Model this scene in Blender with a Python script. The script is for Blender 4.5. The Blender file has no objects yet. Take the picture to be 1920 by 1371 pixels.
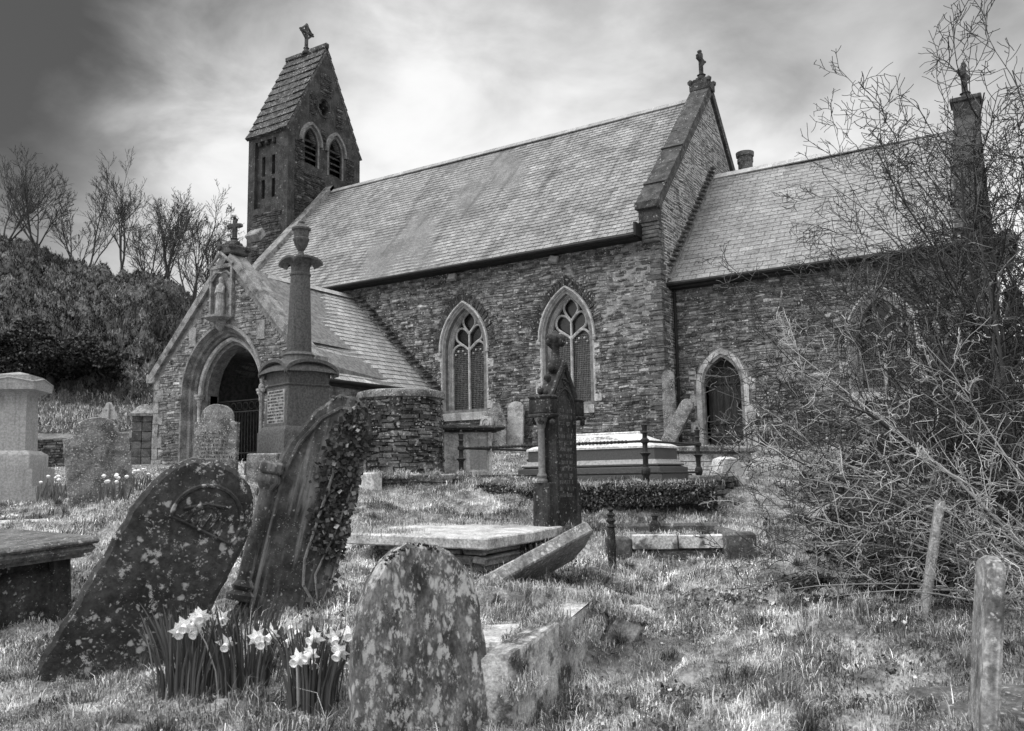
import bpy, math, random
import numpy as np
from mathutils import Vector, Matrix, Euler
R = math.radians
sc = bpy.context.scene
COL = sc.collection

# ------------------------------------------------------------------ camera
CX, CY, CZ = 7.682, -19.751, -0.622
YAW, PITCH, ROLL, FPX = 31.46, 7.372, -1.043, 1596.34
_y, _p, _r = R(YAW), R(PITCH), R(ROLL)
FWD = Vector((-math.sin(_y)*math.cos(_p), math.cos(_y)*math.cos(_p), math.sin(_p)))
_R0 = Vector((math.cos(_y), math.sin(_y), 0)); _U0 = _R0.cross(FWD)
RGT = _R0*math.cos(_r) + _U0*math.sin(_r); UPV = -_R0*math.sin(_r) + _U0*math.cos(_r)
cam_d = bpy.data.cameras.new('camera'); cam = bpy.data.objects.new('camera', cam_d); COL.objects.link(cam)
cam_d.sensor_width = 36; cam_d.lens = 36*FPX/1920; cam_d.clip_end = 2000; cam_d.clip_start = .05
cam.matrix_world = Matrix(((RGT.x, UPV.x, -FWD.x, CX), (RGT.y, UPV.y, -FWD.y, CY), (RGT.z, UPV.z, -FWD.z, CZ), (0, 0, 0, 1)))
cam_d.dof.use_dof = True; cam_d.dof.focus_distance = 11; cam_d.dof.aperture_fstop = 6.3
sc.camera = cam
EYE = Vector((CX, CY, CZ))
def ray(px, py): return FWD + RGT*((px-960)/FPX) + UPV*((685.5-py)/FPX)
def at(px, py, d): return EYE + ray(px, py)*d
def onY(px, py, Y): r = ray(px, py); return EYE + r*((Y-CY)/r.y)
def zrow(x, y, py):
    """height above (x,y) seen on image row py"""
    k = (685.5-py)/FPX; b = Vector((x-CX, y-CY, 0)); return CZ+(k*FWD.dot(b)-UPV.dot(b))/(UPV.z-k*FWD.z)
def onX(px, py, X): r = ray(px, py); return EYE + r*((X-CX)/r.x)
def onZ(px, py, Z): r = ray(px, py); return EYE + r*((Z-CZ)/r.z)

# ------------------------------------------------------------------ view, world, sun
sc.view_settings.view_transform = 'Standard'; sc.view_settings.look = 'None'
sc.view_settings.exposure = 0.66; sc.view_settings.gamma = 1
SUN_EL, SUN_AZ = 48, 215          # azimuth from north (+Y), clockwise
w = bpy.data.worlds.new('World'); sc.world = w; w.use_nodes = True
nt = w.node_tree; nt.nodes.clear(); N = nt.nodes.new; Lk = nt.links.new
def mth(op, a, b=None, cl=False, c=None):
    n = N('ShaderNodeMath'); n.operation = op; n.use_clamp = cl
    for i, v in enumerate((a, b, c)):
        if v is None: continue
        if isinstance(v, (int, float)): n.inputs[i].default_value = v
        else: Lk(v, n.inputs[i])
    return n.outputs[0]
sky = N('ShaderNodeTexSky'); sky.sky_type = 'NISHITA'; sky.sun_disc = False
sky.sun_elevation = R(SUN_EL); sky.sun_rotation = R(SUN_AZ); sky.dust_density = 3
bw = N('ShaderNodeRGBToBW'); Lk(sky.outputs[0], bw.inputs[0])
tc = N('ShaderNodeTexCoord'); D = tc.outputs['Generated']
sep = N('ShaderNodeSeparateXYZ'); Lk(D, sep.inputs[0])
def wnoise(scale, det, rough, off, dist=0., st=(1, 1, 1.9)):
    m = N('ShaderNodeMapping'); m.inputs[1].default_value = off; Lk(D, m.inputs[0]); m.inputs[2].default_value = (R(12), R(-20), R(25)); m.inputs[3].default_value = st
    n = N('ShaderNodeTexNoise'); n.inputs['Scale'].default_value = scale; n.inputs['Detail'].default_value = det
    n.inputs['Roughness'].default_value = rough; n.inputs['Distortion'].default_value = dist; Lk(m.outputs[0], n.inputs[0]); return n.outputs[0]
n1 = wnoise(1.9, 6, .5, (3.1, 1.7, .4), .35); n2 = wnoise(5.5, 6, .55, (7, 2, 1), .3)
clo = mth('ADD', mth('MULTIPLY', n1, .75), mth('MULTIPLY', n2, .35))          # around .55
def blob(px, py, rad):                                                     # a soft cloud mass round one direction
    v = ray(px, py).normalized()
    dp = N('ShaderNodeVectorMath'); dp.operation = 'DISTANCE'; Lk(D, dp.inputs[0]); dp.inputs[1].default_value = v
    q = N('ShaderNodeMapRange'); q.interpolation_type = 'SMOOTHERSTEP'; Lk(mth('ADD', dp.outputs['Value'], mth('MULTIPLY', mth('SUBTRACT', n2, .5), .22)), q.inputs[0])
    q.inputs[1].default_value = 0; q.inputs[2].default_value = rad; q.inputs[3].default_value = 1; q.inputs[4].default_value = 0; return q.outputs[0]
val = mth('ADD', mth('MULTIPLY', mth('SUBTRACT', clo, .55), 2.5), .74)
for px, py, rad, k in ((-180, -40, .62, -.99), (40, 260, .26, -.40), (390, 150, .26, .5), (290, 250, .17, .4), (560, 30, .2, -.18), (120, 330, .12, -.2), (960, -220, .50, -.5), (1640, -20, .5, -.5), (800, 330, .45, .22), (1420, 300, .35, .30), (-20, 390, .18, .3)):
    val = mth('MULTIPLY', val, mth('ADD', 1, mth('MULTIPLY', blob(px, py, rad), k)))
zen = N('ShaderNodeMapRange'); zen.interpolation_type = 'SMOOTHSTEP'; Lk(sep.outputs[2], zen.inputs[0]); zen.inputs[1].default_value = .56; zen.inputs[2].default_value = .95; zen.inputs[4].default_value = 1.5
val = mth('SMOOTH_MIN', val, .80, c=.35); val = mth('ADD', mth('MAXIMUM', val, .05), zen.outputs[0])                    # an overcast sky is brightest overhead
rest = mth('MULTIPLY', val, 7.6)                                              # overcast luminance in sky units
mixv = mth('ADD', mth('MULTIPLY', bw.outputs[0], .12), rest)
bg = N('ShaderNodeBackground'); bg.inputs[1].default_value = .1; Lk(mixv, bg.inputs[0])
wo = N('ShaderNodeOutputWorld'); Lk(bg.outputs[0], wo.inputs[0])
sd = bpy.data.lights.new('sun', 'SUN'); sd.energy = 1.2; sd.angle = R(40); sd.color = (1, 1, 1)
so = bpy.data.objects.new('sun', sd); COL.objects.link(so)
_s = Vector((math.sin(R(SUN_AZ))*math.cos(R(SUN_EL)), math.cos(R(SUN_AZ))*math.cos(R(SUN_EL)), math.sin(R(SUN_EL))))
so.rotation_euler = _s.to_track_quat('Z', 'Y').to_euler()

# ------------------------------------------------------------------ materials
MATS = {}
def mat(name, lo, hi, scale=6, det=6, bump=.3, bscale=None, lichen=0, lscale=30, lval=.6, attr=False, rough=.9,
        streak=0, stretch=(1, 1, 1), dark=0, dscale=5, spec=.25, bdist=.02, metal=0, moss=0, sst=(9, 9, .9)):
    if name in MATS: return MATS[name]
    m = bpy.data.materials.new(name); m.use_nodes = True; t = m.node_tree; t.nodes.clear()
    n = t.nodes.new; L = t.links.new
    out = n('ShaderNodeOutputMaterial'); b = n('ShaderNodeBsdfPrincipled'); L(b.outputs[0], out.inputs[0])
    b.inputs['Roughness'].default_value = rough; b.inputs['Specular IOR Level'].default_value = spec; b.inputs['Metallic'].default_value = metal
    co = n('ShaderNodeTexCoord'); mp = n('ShaderNodeMapping'); L(co.outputs['Object'], mp.inputs[0]); mp.inputs[3].default_value = stretch
    def ma(op, a, c=None, cl=False):
        q = n('ShaderNodeMath'); q.operation = op; q.use_clamp = cl
        for i, v in enumerate((a, c)):
            if v is None: continue
            if isinstance(v, (int, float)): q.inputs[i].default_value = v
            else: L(v, q.inputs[i])
        return q.outputs[0]
    def noise(s, d=6, r=.6, off=0, vec=None):
        q = n('ShaderNodeTexNoise'); q.inputs['Scale'].default_value = s; q.inputs['Detail'].default_value = d; q.inputs['Roughness'].default_value = r
        o = n('ShaderNodeMapping'); o.inputs[1].default_value = (off, off*.7, off*1.3); L(vec or mp.outputs[0], o.inputs[0]); L(o.outputs[0], q.inputs[0]); return q.outputs[0]
    def ramp(v, a, c):     # smooth step a..c
        q = n('ShaderNodeMapRange'); q.interpolation_type = 'SMOOTHSTEP'; L(v, q.inputs[0]); q.inputs[1].default_value = a; q.inputs[2].default_value = c; return q.outputs[0]
    f = ramp(noise(scale, det, .65), .34, .66)
    col = ma('ADD', ma('MULTIPLY', f, hi-lo), lo)
    fine = noise(scale*9, 3, .7, 5)
    col = ma('MULTIPLY', col, ma('ADD', ma('MULTIPLY', ramp(fine, .3, .7), .7), .62))
    if attr:
        a = n('ShaderNodeAttribute'); a.attribute_name = 'g'; col = ma('MULTIPLY', col, a.outputs['Fac'])
    if dark:
        dk = ramp(noise(dscale, 5, .6, 9), .5, .62)
        col = ma('MULTIPLY', col, ma('SUBTRACT', 1, ma('MULTIPLY', dk, dark)))
    if streak:
        ms = n('ShaderNodeMapping'); L(co.outputs['Object'], ms.inputs[0]); ms.inputs[3].default_value = sst
        st = ramp(noise(1.6, 4, .6, 3, ms.outputs[0]), .5, .68)
        if streak > 0: col = ma('ADD', col, ma('MULTIPLY', st, streak))
        else: col = ma('MULTIPLY', col, ma('ADD', 1, ma('MULTIPLY', st, streak)))
    if moss:
        mo = ramp(noise(2.5, 6, .7, 17), .55, .62); col = ma('MULTIPLY', col, ma('SUBTRACT', 1, ma('MULTIPLY', mo, moss)))
    if lichen:
        hard = .5
        v = n('ShaderNodeTexVoronoi'); v.inputs['Scale'].default_value = lscale; v.inputs['Randomness'].default_value = 1
        wv = n('ShaderNodeVectorMath'); wv.operation = 'ADD'; L(mp.outputs[0], wv.inputs[0])
        wn = n('ShaderNodeTexNoise'); wn.inputs['Scale'].default_value = lscale*1.3; wn.inputs['Detail'].default_value = 3; L(mp.outputs[0], wn.inputs[0])
        wm = n('ShaderNodeVectorMath'); wm.operation = 'SCALE'; L(wn.outputs[1], wm.inputs[0]); wm.inputs['Scale'].default_value = 1.1/lscale
        L(wm.outputs[0], wv.inputs[1]); L(wv.outputs[0], v.inputs[0])
        sp = n('ShaderNodeSeparateColor'); L(v.outputs['Color'], sp.inputs[0])
        pick = ma('LESS_THAN', sp.outputs[0], ma('MULTIPLY', ramp(noise(lscale*.14, 4, .6, 23), .38, .66), lichen*1.6))
        dist = ma('ADD', v.outputs['Distance'], ma('MULTIPLY', ma('SUBTRACT', fine, .5), .35))
        spot = ma('MULTIPLY', pick, ma('SUBTRACT', 1, ramp(dist, .18, .42)))
        v2 = n('ShaderNodeTexVoronoi'); v2.inputs['Scale'].default_value = lscale*2.7; L(wv.outputs[0], v2.inputs[0])
        sp2 = n('ShaderNodeSeparateColor'); L(v2.outputs['Color'], sp2.inputs[0])
        pick2 = ma('LESS_THAN', sp2.outputs[1], ma('MULTIPLY', ramp(noise(lscale*.3, 4, .6, 41), .42, .62), lichen*1.4))
        spot = ma('MAXIMUM', spot, ma('MULTIPLY', ma('MULTIPLY', pick2, .85), ma('SUBTRACT', 1, ramp(v2.outputs['Distance'], .15, .5))))
        big = ma('MULTIPLY', ramp(noise(lscale*.22, 10, .8, 31), .70-.18*lichen, .74-.16*lichen), .85)
        med = ma('MULTIPLY', ramp(noise(lscale*.7, 9, .78, 51), .64-.18*lichen, .69-.16*lichen), .85)
        lf = ma('MAXIMUM', ma('MULTIPLY', spot, .8), ma('MAXIMUM', big, med))
        lv = ma('MULTIPLY', ma('ADD', ma('MULTIPLY', fine, .6), .65), lval)
        col = ma('ADD', ma('MULTIPLY', col, ma('SUBTRACT', 1, lf)), ma('MULTIPLY', lv, lf))
    L(col, b.inputs['Base Color'])
    if bump:
        bs = bscale or scale*3
        h = ma('ADD', noise(bs, 8, .7, 2), ma('MULTIPLY', noise(bs*5, 4, .7, 4), .35))
        bp = n('ShaderNodeBump'); bp.inputs['Strength'].default_value = bump; bp.inputs['Distance'].default_value = bdist
        L(h, bp.inputs['Height']); L(bp.outputs[0], b.inputs['Normal'])
    MATS[name] = m; return m
def attr_mat(name, rough=.8, gain=1., trans=0.):
    m = bpy.data.materials.new(name); m.use_nodes = True; t = m.node_tree; b = t.nodes['Principled BSDF']
    a = t.nodes.new('ShaderNodeAttribute'); a.attribute_name = 'g'
    q = t.nodes.new('ShaderNodeMath'); q.operation = 'MULTIPLY'; q.inputs[1].default_value = gain; t.links.new(a.outputs['Fac'], q.inputs[0])
    co = t.nodes.new('ShaderNodeTexCoord'); no = t.nodes.new('ShaderNodeTexNoise'); no.inputs['Scale'].default_value = 9; no.inputs['Detail'].default_value = 4
    t.links.new(co.outputs['Object'], no.inputs[0])
    q2 = t.nodes.new('ShaderNodeMath'); q2.operation = 'MULTIPLY_ADD'; q2.inputs[1].default_value = .9; q2.inputs[2].default_value = .55; t.links.new(no.outputs[0], q2.inputs[0])
    q3 = t.nodes.new('ShaderNodeMath'); q3.operation = 'MULTIPLY'; t.links.new(q.outputs[0], q3.inputs[0]); t.links.new(q2.outputs[0], q3.inputs[1])
    t.links.new(q3.outputs[0], b.inputs['Base Color']); b.inputs['Roughness'].default_value = rough; b.inputs['Specular IOR Level'].default_value = .2
    return m

M_RUB = mat('rubble_stone', .075, .215, 5, 6, .5, 18, lichen=.25, lscale=13, lval=.6, attr=True, bdist=.02, dark=.35, dscale=.7, streak=-.25, sst=(3, 3, .5))
M_RUBG = mat('gable_rubble', .07, .17, 5, 6, .5, 18, lichen=.05, lscale=16, lval=.45, attr=True, bdist=.02)
M_MORT = mat('mortar', .12, .24, 8, 6, .5, 30)
M_MORTP = mat('pale_mortar', .42, .62, 6, 6, .5, 30, dark=.35, dscale=1.2)
M_ASH = mat('dressed_sandstone', .36, .56, 4, 6, .25, 20, lichen=.1, lscale=20, lval=.6, dark=.35, dscale=3, streak=-.25)
M_ASHD = mat('dark_dressed_stone', .028, .07, 3, 6, .3, 18, lichen=.10, lscale=12, lval=.28, streak=-.4)
M_RUBT = mat('tower_rubble', .03, .085, 5, 6, .5, 18, lichen=.05, lscale=16, lval=.3, attr=True)
M_COPE = mat('dark_coping_stone', .03, .085, 4, 6, .35, 14, lichen=.12, lscale=16, lval=.4)
M_COPL = mat('lichened_coping_stone', .16, .30, 4, 6, .35, 14, lichen=.2, lscale=22, lval=.5, dark=.5, dscale=4)
M_SLATE = mat('roof_slate', .22, .30, 2, 5, .12, 30, attr=True, rough=.65, dark=.25, dscale=.8, spec=.25, streak=-.35, sst=(2.2, .25, .25))
M_SLATC = mat('smooth_roof_slate', .20, .26, 2, 4, .08, 30, attr=True, rough=.55, dark=.12, dscale=1.2, spec=.3, streak=-.25, sst=(2.2, .25, .25))
M_TSLAB = mat('tower_stone_slab', .03, .10, 4, 6, .4, 14, lichen=.34, lscale=11, lval=.42, attr=True)
M_RIDGE = mat('ridge_tile', .26, .36, 4, 5, .2, 20, attr=True)
M_GLASS = mat('leaded_glass', .012, .03, 9, 3, .25, 9, rough=.18, spec=.6, bdist=.01)
M_LEAD = mat('window_guard_wire', .16, .24, 9, 2, 0)
M_DOOR = mat('dark_oak_door', .02, .05, 4, 5, .4, 10, stretch=(6, 6, .6), rough=.8)
M_BLACK = mat('black_iron', .015, .035, 9, 5, .4, 30, lichen=.06, lscale=50, lval=.15, rough=.6)
M_GUT = mat('black_gutter', .012, .02, 9, 2, 0, rough=.6)
M_INT = mat('porch_plaster', .05, .09, 3, 4, .2, 9)
M_GRAN = mat('grey_granite', .06, .12, 30, 4, .15, 60, rough=.75, streak=-.2)
M_GRANL = mat('light_granite', .25, .37, 30, 4, .15, 60, rough=.8, streak=-.25)
M_GRAND = mat('polished_dark_granite', .065, .095, 40, 4, .06, 60, rough=.45, spec=.4)
M_WHITE = mat('white_marble', .52, .66, 3, 4, .1, 30, rough=.6, streak=-.12)
M_HS = mat('headstone', .09, .26, 5, 8, .5, 16, lichen=.36, lscale=34, lval=.62, dark=.5, dscale=4, bdist=.015)
M_HSD = mat('dark_lichened_slab', .02, .06, 3, 8, .6, 14, lichen=.44, lscale=17, lval=.45, bdist=.02)
M_HSF = mat('front_headstone', .05, .20, 6, 8, .6, 18, lichen=.62, lscale=15, lval=.55, dark=.5, dscale=6, bdist=.02, stretch=(1.5, 1.5, .75))
M_HSP = mat('pale_headstone', .28, .46, 6, 8, .4, 16, lichen=.3, lscale=40, lval=.62, dark=.4, dscale=5)
M_GOTH = mat('blackened_sandstone', .018, .05, 4, 8, .5, 22, lichen=.16, lscale=26, lval=.3, streak=.02)
M_IVST = mat('dark_wet_stone', .022, .085, 2, 8, .4, 16, lichen=.12, lscale=40, lval=.35, streak=.12)
M_SLAB = mat('weathered_ledger', .34, .60, 5, 8, .5, 14, lichen=.4, lscale=20, lval=.62, dark=.4, dscale=3)
M_SLABD = mat('dark_ledger_edge', .06, .15, 5, 8, .5, 14, lichen=.26, lscale=22, lval=.42)
M_MOSSW = mat('whitewashed_brick', .45, .62, 5, 6, .3, 20, dark=.6, dscale=2.5)
M_SOIL = mat('turf', .10, .36, 3.5, 8, .6, 14, lichen=0, dark=.4, dscale=2.5, bdist=.03)
M_HILL = mat('hillside_turf', .06, .18, .25, 8, .7, 1.2, dark=.5, dscale=.35, bdist=.3)
M_PATH = mat('gravel_path', .30, .45, 12, 6, .4, 40)
M_BARK = attr_mat('bark', .85); M_LEAF = attr_mat('leaf', .5); M_GRASS = attr_mat('grass_blade', .7)
M_PETAL = mat('white_petal', .86, .93, 20, 2, 0, rough=.5)
M_SIGN = mat('sign_back', .34, .42, 5, 3, 0, rough=.6)

# ------------------------------------------------------------------ mesh helpers
def tag(o, label=None, cat=None, group=None, kind=None):
    if label: o['label'] = label
    if cat: o['category'] = cat
    if group: o['group'] = group
    if kind: o['kind'] = kind
    return o
def empty(name, loc, rot=(0, 0, 0), label=None, cat=None, group=None):
    o = bpy.data.objects.new(name, None); COL.objects.link(o); o.location = loc; o.rotation_euler = rot; o.empty_display_size = .1
    return tag(o, label, cat, group)
class MB:
    def __init__(s): s.v = []; s.f = []; s.g = []; s.T = None
    def add(s, vs, fs, g=1.):
        b = len(s.v)
        if s.T is not None: vs = [tuple(s.T @ Vector(p)) for p in vs]
        s.v += [tuple(p) for p in vs]; s.f += [tuple(b+i for i in f) for f in fs]; s.g += [g]*len(fs)
    def box(s, c, sz, rot=None, g=1., jit=0, bev=0):
        x, y, z = sz[0]/2, sz[1]/2, sz[2]/2
        if bev:
            q = []
            for sx, sy, szz in ((a, b_, c_) for a in (-1, 1) for b_ in (-1, 1) for c_ in (-1, 1)):
                q.append(((sx*(x-bev), sy*(y-bev), szz*z), (sx*(x-bev), sy*y, szz*(z-bev)), (sx*x, sy*(y-bev), szz*(z-bev))))
            vs = [p for t in q for p in t]
            I = lambda a, b_, c_, k: ((a*2+b_)*2+c_)*3+k
            fs = []
            for c_ in (0, 1):
                l = [I(0, 0, c_, 0), I(1, 0, c_, 0), I(1, 1, c_, 0), I(0, 1, c_, 0)]; fs.append(l if c_ else l[::-1])
            for b_ in (0, 1):
                l = [I(0, b_, 0, 1), I(1, b_, 0, 1), I(1, b_, 1, 1), I(0, b_, 1, 1)]; fs.append(l[::-1] if b_ else l)
            for a in (0, 1):
                l = [I(a, 0, 0, 2), I(a, 1, 0, 2), I(a, 1, 1, 2), I(a, 0, 1, 2)]; fs.append(l if a else l[::-1])
            for a in (0, 1):
                for b_ in (0, 1): fs.append([I(a, b_, 0, 1), I(a, b_, 1, 1), I(a, b_, 1, 2), I(a, b_, 0, 2)])
                for c_ in (0, 1): fs.append([I(a, 0, c_, 0), I(a, 1, c_, 0), I(a, 1, c_, 2), I(a, 0, c_, 2)])
            for b_ in (0, 1):
                for c_ in (0, 1): fs.append([I(0, b_, c_, 0), I(1, b_, c_, 0), I(1, b_, c_, 1), I(0, b_, c_, 1)])
            for k in range(8): fs.append([k*3, k*3+1, k*3+2])
        else:
            vs = [(-x, -y, -z), (x, -y, -z), (x, y, -z), (-x, y, -z), (-x, -y, z), (x, -y, z), (x, y, z), (-x, y, z)]
            fs = [(3, 2, 1, 0), (4, 5, 6, 7), (0, 1, 5, 4), (1, 2, 6, 5), (2, 3, 7, 6), (3, 0, 4, 7)]
        if jit: vs = [(a+random.uniform(-jit, jit), b_+random.uniform(-jit, jit), c_+random.uniform(-jit, jit)) for a, b_, c_ in vs]
        M = rot.to_matrix() if isinstance(rot, Euler) else rot
        o = Vector(c)
        s.add([tuple((M @ Vector(p) if M is not None else Vector(p)) + o) for p in vs], fs, g)
    def b2(s, lo, hi, g=1., jit=0, bev=0):
        s.box([(a+b)/2 for a, b in zip(lo, hi)], [abs(b-a) for a, b in zip(lo, hi)], None, g, jit, bev)
    def lathe(s, prof, n=16, c=(0, 0, 0), g=1., sq=False, a0=0.):
        vs = []; k = 4 if sq else n; m = math.sqrt(2) if sq else 1
        for r, z in prof:
            for i in range(k):
                a = a0+2*math.pi*i/k+(math.pi/4 if sq else 0); vs.append((c[0]+r*m*math.cos(a), c[1]+r*m*math.sin(a), c[2]+z))
        fs = [(j*k+i, j*k+(i+1) % k, (j+1)*k+(i+1) % k, (j+1)*k+i) for j in range(len(prof)-1) for i in range(k)]
        fs.append(tuple(range(k))[::-1]); fs.append(tuple((len(prof)-1)*k+i for i in range(k))); s.add(vs, fs, g)
    def tube(s, pts, rad, n=6, g=1., flat=None):
        pts = [Vector(p) for p in pts]; m = len(pts)
        rr = rad if isinstance(rad, (list, tuple)) else [rad]*m
        vs = []; prev = None
        for i, p in enumerate(pts):
            d = (pts[min(i+1, m-1)]-pts[max(i-1, 0)]).normalized()
            if prev is None: u = d.orthogonal().normalized()
            else:
                u = prev-d*prev.dot(d); u = u.normalized() if u.length > 1e-6 else d.orthogonal().normalized()
            prev = u; v = d.cross(u)
            for k in range(n):
                a = 2*math.pi*k/n; vs.append(p+(u*math.cos(a)+v*math.sin(a))*rr[i])
        fs = [(j*n+i, j*n+(i+1) % n, (j+1)*n+(i+1) % n, (j+1)*n+i) for j in range(m-1) for i in range(n)]
        fs += [tuple(range(n))[::-1], tuple((m-1)*n+i for i in range(n))]; s.add(vs, fs, g)
    def prism(s, outl, t, bev=0, y0=0, jit=0, g=1.):   # outline (x,z) ccw seen from -Y, thickness t from y0 backwards
        n = len(outl)
        cx = sum(p[0] for p in outl)/n; cz = sum(p[1] for p in outl)/n
        def ins(k):
            o = []
            for i in range(n):
                a, b_, c_ = Vector(outl[i-1]), Vector(outl[i]), Vector(outl[(i+1) % n])
                d = ((b_-a).normalized()+(c_-b_).normalized()); nn = Vector((-d.y, d.x))
                nn = nn.normalized() if nn.length > 1e-6 else Vector((0, 0)); q = b_+nn*k; o.append((q.x, q.y))
            return o
        J = [(random.uniform(-jit, jit), random.uniform(-jit, jit)) for _ in outl]
        rings = [(ins(bev) if bev else outl, y0)]
        if bev: rings.append((outl, y0+bev))
        if bev: rings.append((outl, y0+t-bev))
        rings.append((ins(bev) if bev else outl, y0+t))
        vs = []
        for o, y in rings: vs += [(p[0]+j[0], y, p[1]+j[1]) for p, j in zip(o, J)]
        fs = [tuple(range(n))]
        for r_ in range(len(rings)-1):
            for i in range(n):
                a, b_ = r_*n+i, r_*n+(i+1) % n; fs.append((a, a+n, b_+n, b_))
        fs.append(tuple((len(rings)-1)*n+i for i in range(n))[::-1]); s.add(vs, fs, g)
    def build(s, name, m, parent=None, ang=35, smooth=True):
        me = bpy.data.meshes.new(name); me.from_pydata(s.v, [], s.f)
        at_ = me.attributes.new('g', 'FLOAT', 'FACE'); at_.data.foreach_set('value', s.g)
        me.materials.append(m); me.update()
        if smooth:
            me.polygons.foreach_set('use_smooth', [True]*len(s.f)); me.set_sharp_from_angle(angle=R(ang))
        o = bpy.data.objects.new(name, me); COL.objects.link(o)
        if parent: o.parent = parent
        return o
def np_mesh(name, V, F, g, m, parent=None, smooth=False):
    """V (n,3), F (k,4) or (k,3), g per face"""
    me = bpy.data.meshes.new(name); V = np.asarray(V, np.float32); F = np.asarray(F, np.int32); k = F.shape[1]
    me.vertices.add(len(V)); me.vertices.foreach_set('co', V.ravel())
    me.loops.add(F.size); me.loops.foreach_set('vertex_index', F.ravel())
    me.polygons.add(len(F)); me.polygons.foreach_set('loop_start', np.arange(0, F.size, k, dtype=np.int32))
    me.update(calc_edges=True)
    a = me.attributes.new('g', 'FLOAT', 'FACE'); a.data.foreach_set('value', np.asarray(g, np.float32))
    if smooth: me.polygons.foreach_set('use_smooth', np.ones(len(F), bool))
    me.materials.append(m); o = bpy.data.objects.new(name, me); COL.objects.link(o)
    if parent: o.parent = parent
    return o
def tubes(name, lst, n, m, parent=None, gs=None):
    """many tubes as one mesh; lst of (pts (k,3), radii (k,))"""
    VV = []; FF = []; G = []; b = 0
    ang = np.arange(n)*2*math.pi/n; ca, sa = np.cos(ang), np.sin(ang)
    for q, (P, rr) in enumerate(lst):
        k = len(P); d = P[-1]-P[0]; d = d/(np.linalg.norm(d)+1e-9)
        ref = np.array([0, 0, 1.]) if abs(d[2]) < .8 else np.array([1., 0, 0])
        u = np.cross(d, ref); u /= np.linalg.norm(u); v = np.cross(d, u)
        ring = ca[:, None]*u+sa[:, None]*v
        VV.append((P[:, None, :]+ring[None]*np.asarray(rr)[:, None, None]).reshape(-1, 3))
        j = np.arange(k-1)[:, None]*n; i = np.arange(n)[None]; i2 = (i+1) % n
        FF.append((np.stack([j+i, j+i2, j+n+i2, j+n+i], -1)).reshape(-1, 4)+b); b += k*n
        G.append(np.full((k-1)*n, gs[q] if gs is not None else 1.))
    return np_mesh(name, np.concatenate(VV), np.concatenate(FF), np.concatenate(G), m, parent, True)
def boolean(o, cutters):
    for c in cutters:
        md = o.modifiers.new('b', 'BOOLEAN'); md.operation = 'DIFFERENCE'; md.solver = 'EXACT'; md.object = c
    dg = bpy.context.evaluated_depsgraph_get(); dg.update()
    me = bpy.data.meshes.new_from_object(o.evaluated_get(dg)); o.modifiers.clear(); o.data = me
    for c in cutters: bpy.data.objects.remove(c)
    return o
_rs = np.random.RandomState(5); _G = _rs.rand(256, 256)
def vnoise(x, y):
    x = np.asarray(x, float); y = np.asarray(y, float)
    xi = np.floor(x).astype(int); yi = np.floor(y).astype(int); fx = x-xi; fy = y-yi
    fx = fx*fx*(3-2*fx); fy = fy*fy*(3-2*fy); a = lambda i, j: _G[(xi+i) % 256, (yi+j) % 256]
    return (a(0, 0)*(1-fx)+a(1, 0)*fx)*(1-fy)+(a(0, 1)*(1-fx)+a(1, 1)*fx)*fy
def fbm(x, y, o=4):
    s = 0; a = .5; t = 0
    for i in range(o): s = s+a*vnoise(x*2**i+17*i, y*2**i+31*i); t += a; a *= .5
    return s/t

# ------------------------------------------------------------------ terrain
# ground frame: s to the right of the view, t ahead of it (metres, horizontal)
fx_, fy_ = -math.sin(_y), math.cos(_y); rx_, ry_ = math.cos(_y), math.sin(_y)
def st(p): dx, dy = p[0]-CX, p[1]-CY; return (dx*rx_+dy*ry_, dx*fx_+dy*fy_)
CP = []
for px, py, d in ((300, 1245, 5.0), (60, 1260, 5.0), (450, 1165, 6.2), (615, 1100, 6.7), (200, 1375, 3.7), (780, 1385, 3.7), (1250, 1375, 3.9), (1810, 1385, 3.3), (1715, 1145, 5.3), (1900, 1190, 5.0),
    (1045, 985, 9.0), (820, 1070, 7.6), (690, 1015, 8.8), (1010, 1115, 6.6), (1240, 1062, 7.8), (1400, 1050, 7.8), (1100, 965, 10.9), (1330, 950, 11.0), (1400, 940, 11.2), (780, 935, 11.2), (660, 930, 11.2),
    (190, 942, 11.5), (50, 938, 13.5), (260, 912, 15), (430, 905, 15), (560, 900, 13.6), (60, 1160, 6.2), (330, 1010, 8.5),
    (1500, 1010, 9), (1600, 960, 10.5), (1700, 1010, 8), (1600, 1130, 6.5), (1400, 1200, 5.2), (1080, 1290, 4.6), (1900, 1010, 8.5), (1500, 890, 14), (1800, 880, 14),
    (1010, 1345, 3.95), (1090, 1270, 4.5), (1150, 1215, 5.1), (890, 1290, 4.2), (960, 1190, 5.2)):
    p = at(px, py, d); CP.append((*st(p), p.z))
def addw(x, y, z): CP.append((*st((x, y)), z))
for px in (660, 780, 900): p = at(px, 893, 11.9); addw(p.x, p.y, p.z-.05)
for px in (1000, 1150, 1300): p = at(px, 905, 11.6); addw(p.x, p.y, p.z)
for px, d in ((1000, 12.6), (1120, 12.4), (1250, 12.2), (1330, 12.4), (1000, 14), (1130, 13.6), (1260, 13.4)): p = at(px, 915, d); addw(p.x, p.y, -.80 if d < 13 else -.74)
for x, y, z in ((0, -.3, 0), (-4, -.3, 0), (-7, -.3, 0), (-7.2, -4.8, -.15), (-10, -5, -.2), (-13.3, -5, -.15), (-3, -3.5, -.3), (0, -3, -.25), (1.2, .5, 0), (5, .5, 0), (10, .8, 0), (-16, 4, 0), (-16, 12, .1), (0, 12, .1), (12, 12, .1), (-25, 0, -.1), (-25, 15, .2), (3, -3, -.3), (7, -3, -.4)): addw(x, y, z)
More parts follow.
